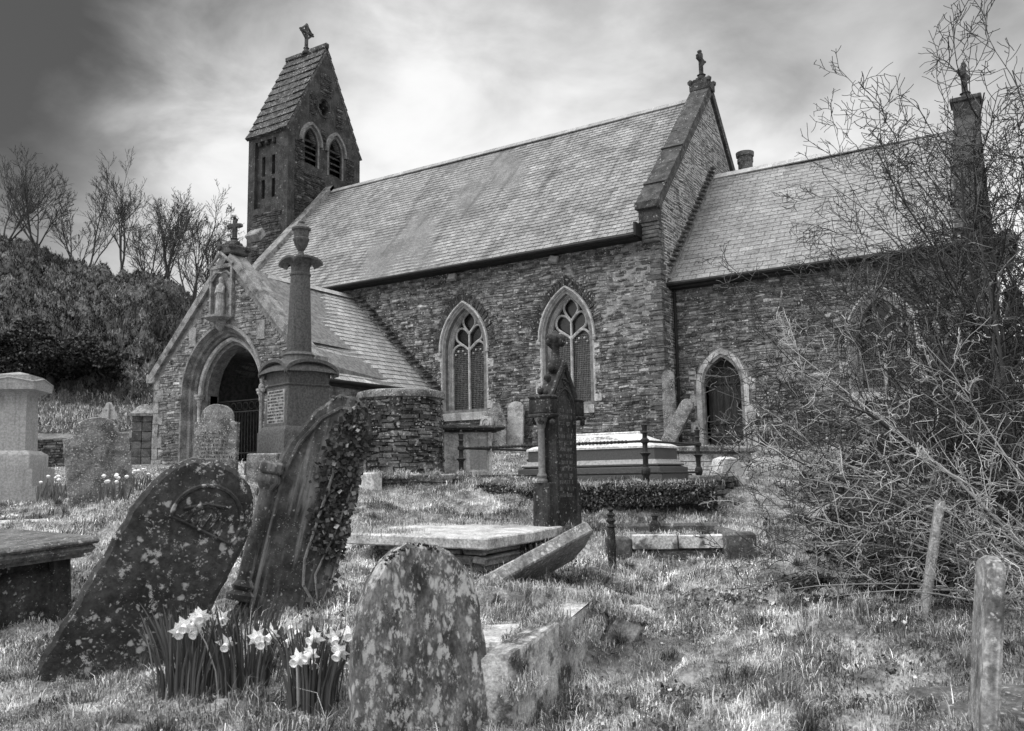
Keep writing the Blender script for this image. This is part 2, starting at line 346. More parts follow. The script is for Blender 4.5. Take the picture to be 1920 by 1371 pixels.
for s_, t_, z in ((0, 0, -2.05), (-3, 0, -2.1), (3, 0, -2.1), (-3, 3, -1.95), (-8, 4, -1.8), (8, 4, -2.0), (0, -6, -2.5), (-14, 8, -1.3), (14, 8, -1.6), (-14, 20, -.4), (-8, 20, -.4), (15, 20, -.2), (25, 30, 0), (-25, 25, 0), (0, 40, .2), (-20, -5, -2.4), (20, -5, -2.6)): CP.append((s_, t_, z))
CPa = np.array(CP)
def _tps(r2): return np.where(r2 > 1e-9, .5*r2*np.log(np.maximum(r2, 1e-9)), 0)
def _fit():
    X = CPa[:, :2]; n = len(X); K = _tps(((X[:, None]-X[None])**2).sum(-1)) + .15*np.eye(n)
    P = np.hstack([np.ones((n, 1)), X]); A = np.block([[K, P], [P.T, np.zeros((3, 3))]])
    return np.linalg.solve(A, np.concatenate([CPa[:, 2], np.zeros(3)]))
_W = _fit()
def Hst(s_, t_, fine=True):
    s_ = np.asarray(s_, float); t_ = np.asarray(t_, float); sh = s_.shape; S = s_.ravel(); T = t_.ravel()
    Sc = np.clip(S, -26, 26); Tc = np.clip(T, -7, 42); out = np.empty(len(S))
    for i in range(0, len(S), 20000):
        a, b = Sc[i:i+20000], Tc[i:i+20000]
        K = _tps((a[:, None]-CPa[None, :, 0])**2+(b[:, None]-CPa[None, :, 1])**2)
        out[i:i+20000] = K @ _W[:-3]+_W[-3]+_W[-2]*a+_W[-1]*b
    if fine:
        near = np.clip((17-T)/6, 0, 1)
        out += near*((fbm(S*1.7+50, T*1.7+50, 3)-.5)*.17+(fbm(S*4.2+9, T*4.2+3, 3)-.5)*.16+np.clip(fbm(S*9+1, T*9+7, 2)-.5, 0, 1)*.09)
    for (sx, tx), rad, amt in DIG: out -= amt*np.exp(-((S-sx)**2+(T-tx)**2)/rad**2)
    return out.reshape(sh)
DIG = [(((px-960)/FPX*d, d), r_, a_) for px, d, r_, a_ in ((1005, 4.15, .3, .10), (1065, 4.6, .3, .10), (1130, 5.05, .3, .09), (1190, 4.95, .25, .05), (930, 4.7, .3, .06), (990, 5.25, .3, .07))]
def gz(x, y, fine=False): s_, t_ = st((x, y)); return float(Hst(np.array([s_]), np.array([t_]), fine)[0])
def gpt(px, d, lift=0):
    """ground point under image column px at depth d"""
    p = at(px, 900, d); return Vector((p.x, p.y, gz(p.x, p.y)+lift))
ts = np.concatenate([np.arange(-8, 2, .6), np.arange(2, 13.5, .065), np.arange(13.5, 32, .35), np.geomspace(32, 600, 26)])
ss = np.concatenate([-np.geomspace(600, 9.3, 26), np.arange(-9, 9, .075), np.geomspace(9.3, 600, 26)])
SS, TT = np.meshgrid(ss, ts)
ZZ = Hst(SS, TT)
WX = CX+SS*rx_+TT*fx_; WY = CY+SS*ry_+TT*fy_
nr, nc = SS.shape; ii = np.arange((nr-1)*(nc-1)); a_ = (ii//(nc-1))*nc+ii % (nc-1)
np_mesh('ground', np.stack([WX.ravel(), WY.ravel(), ZZ.ravel()], -1), np.stack([a_, a_+1, a_+nc+1, a_+nc], -1), np.ones(len(a_)), M_SOIL, smooth=True)['kind'] = 'structure'

# ------------------------------------------------------------------ church dimensions
W_, Za, Zk, KK, Zr, Ze, OV = 9.27, 11.2, 6.31, .1, 10.8, 5.38, .4
HW = W_/2; XT, TW, TD, Zte, Zta = -15.9, 4.27, 2.29, 12.84, 17.06
PP, PXC, PHW, Zpk, Zpa, Zpr, Zpe = 4.76, -10.28, 3.035, 2.45, 5.51, 5.03, 1.85
X1, X2, WZS, YC, DXC, Zcr, Zce = -5.99, -2.685, 2.985, .80, 1.2, 8.21, 4.18
XE = onY(1828, 240, HW).x
church = empty('stone_church', (0, 0, 0), label='old rubble stone church with slate roofs, gabled porch and far bell tower', cat='church')
rnd = random.Random(7); random.seed(7)

def arch_pts(a, z0, rise, off, zb, n=12):
    Rr = (a*a+rise*rise)/(2*a); e = Rr-a; Ro = Rr+off; za = math.sqrt(max(Ro*Ro-e*e, 1e-6)); th = math.atan2(za, e)
    L_ = [(e-Ro*math.cos(th*i/n), z0+Ro*math.sin(th*i/n)) for i in range(n+1)]
    Lh = [(-(a+off), zb)]+[(x, z) for x, z in L_]
    return Lh+[(-x, z) for x, z in reversed(Lh[:-1])]
def mould(mb, fr, a, z0, rise, zb, prof, n=12, g=1.):
    rows = [[fr(x, z, d) for x, z in arch_pts(a, z0, rise, o, zb, n)] for o, d in prof]
    m = len(rows[0]); vs = [p for r_ in rows for p in r_]
    fs = [(j*m+i, (j+1)*m+i, (j+1)*m+i+1, j*m+i+1) for j in range(len(rows)-1) for i in range(m-1)]
    mb.add(vs, fs, g)
def arch_prism(fr, a, z0, rise, off, zb, d0, d1, n=12):
    pts = arch_pts(a, z0, rise, off, zb, n); m = len(pts); mb = MB()
    mb.add([fr(x, z, d0) for x, z in pts]+[fr(x, z, d1) for x, z in pts],
           [tuple(range(m))[::-1], tuple(range(m, 2*m))]+[(i, (i+1) % m, m+(i+1) % m, m+i) for i in range(m)])
    o = mb.build('cutter', M_MORT, smooth=False)
    me = o.data; import bmesh; bm = bmesh.new(); bm.from_mesh(me); bmesh.ops.recalc_face_normals(bm, faces=bm.faces); bm.to_mesh(me); bm.free()
    return o
def arch_gap(xc, a, z0, rise, off, zb):
    """interval of u blocked by the arch at height v"""
    Rr = (a*a+rise*rise)/(2*a); e = Rr-a; Ro = Rr+off
    def f(v):
        if v < zb: return None
        if v <= z0: h = a+off
        else:
            q = Ro*Ro-(v-z0)**2
            if q <= 0: return None
            h = math.sqrt(q)-e
        return (xc-h, xc+h) if h > 0 else None
    return f
def rubble(mb, fr, u0, u1, v0, v1, gaps=(), rows=(.03, .088), lens=(.10, .42), prot=(.003, .04), tone=(.45, 1.75), lim=None, gap=.009, jit=.010):
    """fr(u,v,out) -> point; courses of squared rubble proud of the wall"""
    v = v0; f0 = fr
    fr = lambda u, v, o: f0(u, v+.016*math.sin(u*2.1+v*1.3)+.012*math.sin(u*5.3+v*3.7+1)+.007*math.sin(u*13+v*9), o)
    while v < v1-.02:
        h = min(random.uniform(*rows), v1-v); vm = v+h/2
        iv = [(u0, u1)] if lim is None else [lim(vm)]
        for gf in gaps:
            b = gf(vm)
            if not b: continue
            nv = []
            for s_, e_ in iv:
                if b[1] <= s_ or b[0] >= e_: nv.append((s_, e_)); continue
                if b[0] > s_: nv.append((s_, b[0]))
                if b[1] < e_: nv.append((b[1], e_))
            iv = nv
        for s_, e_ in iv:
            u = s_-random.uniform(0, .1) if lim is None else s_
            first = True
            while u < e_-.02:
                l = random.uniform(*lens)*(1 if h > .07 else .8); ue = min(u+l, e_)
                if e_-ue < .08: ue = e_
                us = max(u, s_)
                if ue-us > .03:
                    o = random.uniform(*prot); g = gap*random.uniform(.5, 1.2); j = lambda: random.uniform(-jit, jit)
                    tn = random.uniform(*tone)*(random.choice((1.5, 2.3, .5)) if random.random() < .13 else 1)
                    bx = min(.018, h*.22, (ue-us)*.2); hh = v+h-g*.5; lo_ = v+g*.5
                    c0 = [(us+g/2+j()*.6, lo_+j()), (ue-g/2+j()*.6, lo_+j()), (ue-g/2+j()*.6, hh+j()), (us+g/2+j()*.6, hh+j())]
                    ce = ((us+ue)/2, (lo_+hh)/2)
                    ins = [(a+(bx if a < ce[0] else -bx), b+(bx if b < ce[1] else -bx)*.6) for a, b in c0]
                    vs = [fr(a, b, -.01) for a, b in c0]+[fr(a, b, o*.55) for a, b in c0]+[fr(a, b, o+random.uniform(-.004, .004)) for a, b in ins]
                    fs = [(8, 9, 10, 11)]
                    for k in range(4): k2 = (k+1) % 4; fs += [(k, k2, 4+k2, 4+k), (4+k, 4+k2, 8+k2, 8+k)]
                    mb.add(vs, fs, tn)
                u = ue
        v += h
def slates(mb, O, A, L, S, H, Nn, e=.2, wd=.3, lift=.020, tone=(.84, 1.14), th=.014, trim=None):
    O, A, S, Nn = Vector(O), Vector(A).normalized(), Vector(S).normalized(), Vector(Nn).normalized()
    k = 0; y = 0; sg = lambda p: p-Nn*(.035*math.sin(math.pi*min(max((p-O).dot(A)/L, 0), 1))**2+.010*math.sin((p-O).dot(A)*1.1+1)*math.sin((p-O).dot(S)*.9)+.005*math.sin((p-O).dot(A)*3.1+(p-O).dot(S)*2))
    while y < H:
        y2 = min(y+e*1.18, H+.02); x = -(wd/2 if k % 2 else 0)
        a0, b0 = 0, L
        if trim: a0, b0 = trim(y)
        while x < L:
            xs, xe = max(x, a0), min(x+wd, b0)
            if xe-xs > .02:
                g = .0065; t = random.uniform(*tone)*(random.choice((.72, 1.2)) if random.random() < .05 else 1)
                l1 = lift*random.uniform(.9, 1.15); dy = random.uniform(-.003, .003)
                p = [O+A*(xs+g)+S*(y+dy)+Nn*l1, O+A*(xe-g)+S*(y+dy)+Nn*l1, O+A*(xe-g)+S*y2+Nn*.002, O+A*(xs+g)+S*y2+Nn*.002]
                p = [sg(a) for a in p]; q = [p[0]-Nn*th*1.4, p[1]-Nn*th*1.4]
                mb.add([*p, *q], [(0, 1, 2, 3)], t); mb.add([p[0], p[1], q[0], q[1], p[3], p[2]], [(2, 3, 1, 0), (0, 4, 2), (1, 3, 5)], t*.4)  # lip faces coloured darker to stand in for the shadow gap under each slate
            x += wd
        y += e; k += 1
frS = lambda Y: (lambda u, v, o: (u, Y-o, v))        # south-facing wall
frE = lambda X: (lambda u, v, o: (X+o, u, v))        # east-facing wall
def frSd(X, Y): return lambda x, z, d: (X+x, Y+d, z)
def frEd(X, Y): return lambda x, z, d: (X-d, Y+x, z)

TS = (Za-Zk)/(HW+KK)                                  # roof slope (rise/run)
# ---- nave body
def gable_prism(x0, x1, y0, y1, zb, ze, za):
    mb = MB(); ym = (y0+y1)/2
    o = [(y0, zb), (y1, zb), (y1, ze), (ym, za), (y0, ze)]
    mb.add([(x0, a, b) for a, b in o]+[(x1, a, b) for a, b in o], [(4, 3, 2, 1, 0), (5, 6, 7, 8, 9)]+[(i, (i+1) % 5, 5+(i+1) % 5, 5+i) for i in range(5)]); return mb
zroof = lambda y, ze=Ze, ov=OV: ze+(y+ov)*((Zr-Ze)/(HW+OV))
WA, WR = .6, 1.11
SILL = onY(876, 768, 0).z
body = gable_prism(XT, 0, 0, W_, -1.2, zroof(0)-.06, Zr-.08).build('nave_wall', M_MORT, church, smooth=False)
cut = [arch_prism(frSd(x, 0), WA, WZS, WR, .06, SILL, -.2, .45) for x in (X1, X2)]
boolean(body, cut)
st_ = MB()
gp = [arch_gap(x, WA, WZS, WR, .20, SILL-.16) for x in (X1, X2)]
gp2 = [arch_gap(x, WA, WZS, WR, .48, WZS) for x in (X1, X2)]
rubble(st_, frS(0), XT+.3, -.16, -.5, Ze+.3, gaps=gp+gp2)
# radiating relieving arches over the windows
for X in (X1, X2):
    pin = arch_pts(WA, WZS, WR, .25, WZS, 60); pout = arch_pts(WA, WZS, WR, .50, WZS, 60)
    for k in range(1, len(pin)-2):
        j = random.uniform(-.05, .03); o = random.uniform(.008, .04)
        A0, A1, B0, B1 = Vector(pin[k]), Vector(pin[k+1]), Vector(pout[k]), Vector(pout[k+1])
        B0 = B0+(B0-A0).normalized()*j; B1 = B1+(B1-A1).normalized()*j; s_ = .12
        q = [A0.lerp(A1, s_), A1.lerp(A0, s_), B1.lerp(B0, s_), B0.lerp(B1, s_)]
        st_.add([(X+p.x, .01, p.y) for p in q]+[(X+p.x, -o, p.y) for p in q], [(4, 5, 6, 7), (0, 1, 5, 4), (1, 2, 6, 5), (2, 3, 7, 6), (3, 0, 4, 7)], random.uniform(.28, .68))
st_.build('rubble_facing', M_RUB, church, 25)
pt = MB(); oc = [(-.12, 2.75), (-.1, 5.3), (-.9, 5.2), (-1.25, 4.9), (-1.5, 4.55), (-1.72, 4.2), (-1.85, 3.8), (-1.9, 3.3), (-1.78, 3.05), (-1.2, 2.95), (-.8, 2.7)]
pt.add([(x, -.014, z) for x, z in oc], [tuple(range(len(oc)))[::-1]]); pt.build('repointed_patch', mat('smeared_mortar', .20, .36, 5, 6, .5, 26, dark=.4, dscale=1.5), church, smooth=False)
# quoins at the south east corner
q = MB(); z = -.5; k = 0
while z < Zk-.75:
    h = random.uniform(.05, .13); a, b = (random.uniform(.3, .5), random.uniform(.16, .26)) if k % 2 else (random.uniform(.16, .28), random.uniform(.28, .5))
    e = random.uniform(.015, .05)
    q.b2((-a, -e, z+.006), (e*.8, b, z+h-.006), g=random.uniform(.6, 1.4), jit=.012, bev=.008); z += h; k += 1
q.build('corner_quoins', M_RUBG, church, 25)
# east gable wall: pale mortar sheet plus thin stones
g_ = MB(); ye, zt = (0, W_), Zk+TS*KK-.32
g_.add([(.004, 0, -.6), (.004, W_, -.6), (.004, W_, zt), (.004, HW, Za-.35), (.004, 0, zt)], [(0, 1, 2, 3, 4)])
g_.build('east_gable_mortar', M_MORTP, church, smooth=False)
st_ = MB()
def lim(v):
    t = max(0, (v-zt)/TS); return (0.2+t, W_-.2-t)
rubble(st_, frE(.004), 0, W_, -.5, Za-.7, rows=(.04, .11), lens=(.12, .36), prot=(.002, .012), tone=(.6, 1.5), lim=lim, gap=.034, jit=.012)
st_.build('east_gable_facing', M_RUBG, church, 25)
def slope_box(mb, x0, x1, p0, p1, th, g=1., n=1, joint=0, jit=0.):
    """box lying on a slope between (y,z) p0 and p1 spanning x0..x1; top surface on the line"""
    a, b = Vector(p0), Vector(p1); d = (b-a).normalized(); nn = Vector((-d.y, d.x)); nn = nn if nn.y > 0 else -nn
    for k in range(n):
        s_, e_ = a.lerp(b, k/n), a.lerp(b, (k+1)/n); s_ = s_+d*joint; e_ = e_-d*joint; o = random.uniform(-jit, jit)
        r_ = [s_+nn*o, e_+nn*o, e_-nn*th, s_-nn*th]
        vs = [(x0, p.x, p.y) for p in r_]+[(x1, p.x, p.y) for p in r_]
        fs = [(0, 1, 2, 3), (7, 6, 5, 4), (0, 4, 5, 1), (1, 5, 6, 2), (2, 6, 7, 3), (3, 7, 4, 0)]
        mb.add(vs, fs, g*random.uniform(.9, 1.1))
def coping(mb, x0, x1, yc_, hw, zk, za, th=.22, n=6, lip=.05):
    for sgn in (-1, 1):
        p0 = (yc_+sgn*hw, zk); p1 = (yc_, za)
        slope_box(mb, x0, x1, p0, p1, th, n=n, joint=.006, jit=.004)
        # raised weathering strips at some joints
        a, b = Vector(p0), Vector(p1); d = (b-a).normalized()
        for k in (0, int(n*.4), n-1):
            c = a.lerp(b, (k+.98)/n); c2 = c-d*.1; nn = Vector((-d.y, d.x)); nn = nn if nn.y > 0 else -nn
            slope_box(mb, x0-.015, x1+.02, tuple(c2+nn*.045), tuple(c+nn*.045), .1)
cp = MB(); coping(cp, -.5, .10, HW, HW+KK+.12, Zk-.12, Za, .26, 7)
# kneeler blocks and their rough corbels
for sgn in (-1, 1):
    yk = HW+sgn*(HW+KK)
    cp.box((-.2, yk+sgn*.02, Zk-.22), (.62, .34, .20), bev=.015); cp.box((-.2, yk-sgn*.06, Zk-.48), (.5, .30, .36), bev=.01)
cp.build('east_coping', M_COPE, church, 25)
qs = MB(); z = Zk-.66
for k in range(5): qs.box((-.18, -.02+.01*k, z-.05-.1*k), (.5-.02*k, .26, .085), jit=.012, bev=.01)
qs.build('kneeler_corbel', M_RUBG, church)
# gable cross, thick with carved foliage
def cross(name, base, H, t, mat_, parent, facing=0, ring=False, lab=None, tilt=0):
    mb = MB(); r_ = t/2
    mb.lathe([(t*1.3, 0), (t*1.3, H*.06), (t*.8, H*.10), (t*.7, H*.16), (t*.95, H*.18), (t*.6, H*.21)], 8)
    mb.box((0, 0, H*.54), (t, t*.8, H*.74), bev=t*.15, jit=t*.06); zc = H*.68; arm = H*.24
    mb.box((0, 0, zc), (arm*2, t*.8, t), bev=t*.15, jit=t*.06)
    if ring:
        for s1, s2 in ((1, 1), (1, -1), (-1, 1), (-1, -1)): mb.tube([(s1*arm*.95, 0, zc), (0, 0, zc+s2*arm*.95)], t*.33, 6)
    for dx, dz in ((arm, 0), (-arm, 0), (0, arm*1.1)):
        for _ in range(4):
            mb.lathe([(.01, -t*.35), (t*.35, -t*.15), (t*.38, t*.1), (.01, t*.36)], 6, (dx+random.uniform(-t*.35, t*.35), random.uniform(-t*.25, t*.25), zc+dz+random.uniform(-t*.35, t*.35)))
    o = mb.build(name, mat_, parent, 40); o.location = base; o.rotation_euler = (0, R(tilt), facing); return o
apx = MB(); apx.box((-.2, HW, Za-.12), (.66, .5, .26), bev=.03); apx.box((-.2, HW, Za+.06), (.5, .34, .22), bev=.03)
for s1 in (-1, 1):
    for s2 in (-1, 1): apx.lathe([(.02, -.09), (.085, -.03), (.09, .04), (.03, .1)], 7, (-.2+s1*.29, HW+s2*.22, Za+.04))
apx.build('gable_apex_stone', M_COPE, church)
cross('gable_cross', (-.2, HW, Za+.14), 1.0, .15, M_COPE, church, R(90))
# ---- nave roof
rf = MB(); xs0, xs1 = XT+.35, -.45; sl = math.hypot(HW+OV, Zr-Ze)
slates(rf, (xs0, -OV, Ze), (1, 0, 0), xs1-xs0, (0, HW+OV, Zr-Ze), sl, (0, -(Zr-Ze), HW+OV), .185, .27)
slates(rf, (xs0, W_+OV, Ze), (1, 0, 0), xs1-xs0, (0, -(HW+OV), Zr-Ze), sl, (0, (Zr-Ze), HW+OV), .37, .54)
for y_, s_ in ((-OV, 1), (W_+OV, -1)):
    rf.add([(xs0, y_, Ze-.03), (xs1, y_, Ze-.03), (xs1, HW, Zr-.03), (xs0, HW, Zr-.03)], [(0, 1, 2, 3)], .6)
rf.build('nave_roof', M_SLATE, church, smooth=False)
rg = MB(); x = xs0
while x < xs1:
    x2 = min(x+.46, xs1); t = random.uniform(.85, 1.15)
    for s_ in (-1, 1): slope_box(rg, x+.004, x2-.004, (HW+s_*.16, Zr-.16*TS+.075), (HW, Zr+.075), .035, t)
    x = x2
rg.build('ridge_tiles', M_RIDGE, church, smooth=False)
gu = MB(); gu.tube([(xs0, -OV-.05, Ze-.07), (xs1-.02, -OV-.05, Ze-.07)], .055, 8); gu.b2((xs0, -.36, Ze-.14), (xs1, -.02, Ze-.09)); gu.box((-.42, -OV+.1, Ze+.06), (.06, .5, .34))
gu.build('eaves_gutter', M_GUT, church)
# west coping in front of the tower
wc = MB(); slope_box(wc, XT-.02, XT+.42, (-.25, zroof(-.25)+.24), (HW, Zr+.26), .3, n=7, joint=.005, jit=.005)
slope_box(wc, XT-.02, XT+.42, (W_+.25, zroof(-.25)+.24), (HW, Zr+.26), .3, n=7, joint=.005, jit=.005)
bp_ = onX(487, 437, XT+.42); wc.box((XT+.2, bp_.y, bp_.z-.05), (.62, .42, .3), Euler((math.atan(TS), 0, 0)), bev=.02)
wc.build('west_coping', M_COPL, church, 25)

# ---- bell tower
TB = 4.2; tw0, tw1 = HW-TW/2+.1, HW+TW/2-.1; tx0, tx1 = XT-TD+.08, XT
tower = gable_prism(tx0, tx1, tw0, tw1, TB, Zte-.04, Zta-.18).build('bell_tower', M_ASHD, church, smooth=False)
L1 = onX(583, 262, XT); L2 = onX(629, 288, XT); QF = onX(607, 203, XT)
def lz(px, py): return onX(px, py, XT).z
LA = .34; cuts = []
lan = []
for c, pb, pt_ in ((L1, (583, 311), (585, 243)), (L2, (629, 334), (631, 263))):
    zb = lz(*pb); za = lz(*pt_); z0 = zb+(za-zb)*.62; lan.append((c.y, zb, z0, za-z0)); cuts.append(arch_prism(frEd(XT, c.y), LA, z0, za-z0, 0, zb, -.3, .5))
mb = MB()
for dy, dz in ((0, .155), (0, -.155), (.155, 0), (-.155, 0)):
    mb2 = MB(); n = 12
    mb2.add([(XT+.3, QF.y+dy+.135*math.cos(2*math.pi*i/n), QF.z+dz*1.15+.15*math.sin(2*math.pi*i/n)) for i in range(n)]+[(XT-.5, QF.y+dy+.135*math.cos(2*math.pi*i/n), QF.z+dz*1.15+.15*math.sin(2*math.pi*i/n)) for i in range(n)],
            [tuple(range(n)), tuple(range(n, 2*n))[::-1]]+[(i+1 if i+1 < n else 0, i, n+i, n+(i+1) % n) for i in range(n)])
    o = mb2.build('cutter', M_MORT, smooth=False); import bmesh; b = bmesh.new(); b.from_mesh(o.data); bmesh.ops.recalc_face_normals(b, faces=b.faces); b.to_mesh(o.data); b.free(); cuts.append(o)
# south recess with slits
TY = tw0
ra, rb = onY(478, 300, TY), onY(517, 290, TY); rz0, rz1 = onY(497, 388, TY).z, onY(497, 262, TY).z
mb2 = MB(); mb2.b2((ra.x, TY-.3, rz0), (rb.x, TY+.16, rz1)); cuts.append(mb2.build('cutter', M_MORT, smooth=False))
sl_ = []
for px, y0_, y1_ in ((492, 332, 295), (510.5, 326, 290), (491, 373, 338), (510, 369, 334)):
    p = onY(px+2, y0_, TY+.16); p2 = onY(px+2, y1_, TY+.16); sl_.append((p.x, p.z, p2.z))
    mb2 = MB(); mb2.b2((p.x-.09, TY-.2, p.z), (p.x+.09, TY+.6, p2.z)); cuts.append(mb2.build('cutter', M_MORT, smooth=False))
boolean(tower, cuts)
dk = MB()
for x, z0, z1 in sl_: dk.b2((x-.085, TY+.56, z0), (x+.085, TY+.6, z1))
dk.build('slit_dark_backs', M_BLACK, tower)  # black plates stand in for the dark inside the slits
dk = MB(); dk.b2((XT-.497, QF.y-.32, QF.z-.35), (XT-.46, QF.y+.32, QF.z+.36)); dk.build('quatrefoil_dark_back', M_BLACK, tower)  # black sheet added so the opening reads as unlit depth
for y, zb, z0, rise in lan:
    lv = MB(); n = 5; top = z0+rise*.45
    for k in range(n): zc = zb+(k+.55)*(top-zb)/n; lv.box((XT-.20, y, zc), (.36, LA*2-.01, .035), Euler((0, R(38), 0)))
    lv.build('louvre', M_ASHD, tower)
tr = MB()
for y, zb, z0, rise in lan:
    mould(tr, frEd(XT, y), LA, z0, rise, zb, [(0, .3), (0, .08), (.05, .0), (.13, -.005)], 10)
    mould(tr, frEd(XT, y), LA, z0, rise, z0-.05, [(.14, .0), (.15, -.10), (.24, -.11), (.28, 0)], 10)
tr.build('lancet_surround', mat('belfry_dressing', .10, .20, 4, 6, .3, 18, lichen=.2, lscale=18, lval=.42), tower)
qf = MB(); n = 24
for r0, o0, r1, o1 in ((.31, .01, .33, .05), (.33, .05, .38, .05), (.38, .05, .42, -.01)):
    qf.add([(XT+(o0 if j == 0 else o1), QF.y+(r0 if j == 0 else r1)*math.cos(2*math.pi*i/n), QF.z+(r0 if j == 0 else r1)*1.12*math.sin(2*math.pi*i/n)) for j in (0, 1) for i in range(n)], [(i, (i+1) % n, n+(i+1) % n, n+i) for i in range(n)])
qf.build('quatrefoil_ring', M_ASHD, tower)
co_ = MB(); x = ra.x+.12
for k in range(3): co_.box((ra.x+(rb.x-ra.x)*(k+.5)/3, TY+.08, rz1-.10), (.16, .16, .2), bev=.04)
co_.b2((ra.x, TY-.005, rz1-.03), (rb.x, TY+.15, rz1)); co_.build('corbel_table', M_ASHD, tower)
# rubble panels on the tower
rp = MB()
def eb(pts, r_=(.07, .13)):     # rubble panel given image corners on the east face
    P_ = [onX(a, b, XT) for a, b in pts]; y0 = min(p.y for p in P_); y1 = max(p.y for p in P_); z0 = min(p.z for p in P_); z1 = max(p.z for p in P_)
    return y0, y1, z0, z1
fe = frE(XT)
for y0, y1, z0, z1 in ((tw0+.35, tw0+.85, TB+4, Zte-.3), (tw0+.45, tw0+2.0, TB+4, lan[0][1]-.35), (tw1-.85, tw1-.35, TB+5, Zte-.2), (HW-.35, HW+.28, QF.z+.55, QF.z+1.5), (HW-.95, HW-.55, QF.z-.6, QF.z+.35), (HW+.55, HW+.95, QF.z-.6, QF.z+.35), ((lan[0][0]+lan[1][0])/2-.14, (lan[0][0]+lan[1][0])/2+.14, lan[0][2]-.1, lan[0][2]+.75)):
    rubble(rp, fe, y0, y1, z0, z1, rows=(.05, .1), lens=(.1, .32), prot=(.01, .05), tone=(.5, 1.2), gap=.014)
rubble(rp, frS(TY), tx0+.3, tx1-.3, TB+1, rz0-.25, rows=(.06, .12), lens=(.12, .4), prot=(.01, .04), tone=(.6, 1.4), gap=.014)
rp.build('rubble_panel', M_RUBT, tower, 25)
# stone slab roof, ridge along X
tr_ = MB(); th_ = (Zta-Zte)/(TW/2); sl2 = math.hypot(TW/2, Zta-Zte)
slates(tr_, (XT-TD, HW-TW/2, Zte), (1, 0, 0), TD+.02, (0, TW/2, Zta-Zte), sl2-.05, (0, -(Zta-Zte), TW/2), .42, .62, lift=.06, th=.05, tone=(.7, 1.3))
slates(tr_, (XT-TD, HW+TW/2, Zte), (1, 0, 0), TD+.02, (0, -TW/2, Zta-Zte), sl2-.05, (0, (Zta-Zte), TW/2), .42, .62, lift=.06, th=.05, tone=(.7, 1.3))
for s_ in (-1, 1): slope_box(tr_, XT-TD+.01, XT+.012, (HW+s_*TW/2, Zte), (HW, Zta), .10, .8)
tr_.b2((XT-TD-.04, HW-.10, Zta-.06), (XT-TD*.5-.25, HW+.10, Zta+.12), bev=.03); tr_.b2((XT-TD*.5+.2, HW-.10, Zta-.06), (XT+.05, HW+.10, Zta+.14), bev=.03)
tr_.build('tower_roof', M_TSLAB, tower, smooth=False)
cross('tower_cross', (XT-TD*.5-.03, HW, Zta+.0), 1.45, .14, M_COPE, tower, R(90), ring=True, tilt=0)

# ---- chancel
CB = Zcr; cov = .35; slc = (Zcr-Zce)/(HW-YC+cov)
chan = gable_prism(-.3, XE, YC, W_-YC, -1.2, Zce+cov*slc-.05, Zcr-.06).build('chancel_wall', M_MORT, church, smooth=False)
ja, jb = onY(1325, 760, YC+.25), onY(1391, 760, YC+.05); DA = .46; DX = onY(1356, 760, YC).x
dz0 = onY(1356, 722, YC).z; drise = onY(1356, 669, YC).z-dz0
cwx = onY(1655, 650, YC).x; cwa = .55
cuts = [arch_prism(frSd(DX, YC), DA, dz0, drise, .0, -.3, -.2, .5), arch_prism(frSd(cwx, YC), cwa, 2.3, .95, 0, 1.2, -.2, .4)]
boolean(chan, cuts)
cs = MB(); rubble(cs, frS(YC), .02, XE-.02, -.5, Zce+.3, gaps=[arch_gap(DX, DA, dz0, drise, .26, -.6), arch_gap(cwx, cwa, 2.3, .95, .2, 1.0)])
cs.build('chancel_facing', M_RUB, church, 25)
dr = MB(); mould(dr, frSd(DX, YC), DA, dz0, drise, -.4, [(0, .5), (0, .12), (.07, 0), (.08, -.02), (.17, -.022), (.20, -.025), (.205, .0)], 12)
for k in range(7):
    z0 = -.3+k*.33
    for s_ in (-1, 1):
        if k % 2 == (s_ > 0): dr.b2((DX+s_*(DA+.2), YC-.022, z0), (DX+s_*(DA+.38), YC+.01, z0+.3))
dr.build('door_surround', M_ASH, church)
dd = MB(); pts = arch_pts(DA, dz0, drise, -.005, -.3, 12); m = len(pts)
dd.add([(DX+x, YC+.30, z) for x, z in pts], [tuple(range(m))])
for k in range(6): x = DX-DA+.04+k*(2*DA-.08)/5; dd.b2((x-.008, YC+.285, -.3), (x+.008, YC+.30, dz0+.25))
door = dd.build('priest_door', M_DOOR, church, smooth=False)
for z in (.55, 1.55): hb = MB(); hb.b2((DX-DA+.02, YC+.27, z), (DX+DA-.12, YC+.29, z+.06)); hb.build('strap_hinge', M_BLACK, door)
hb = MB(); hb.box((DX+.3, YC+.26, 1.05), (.05, .04, .12)); hb.build('handle', M_BLACK, door)
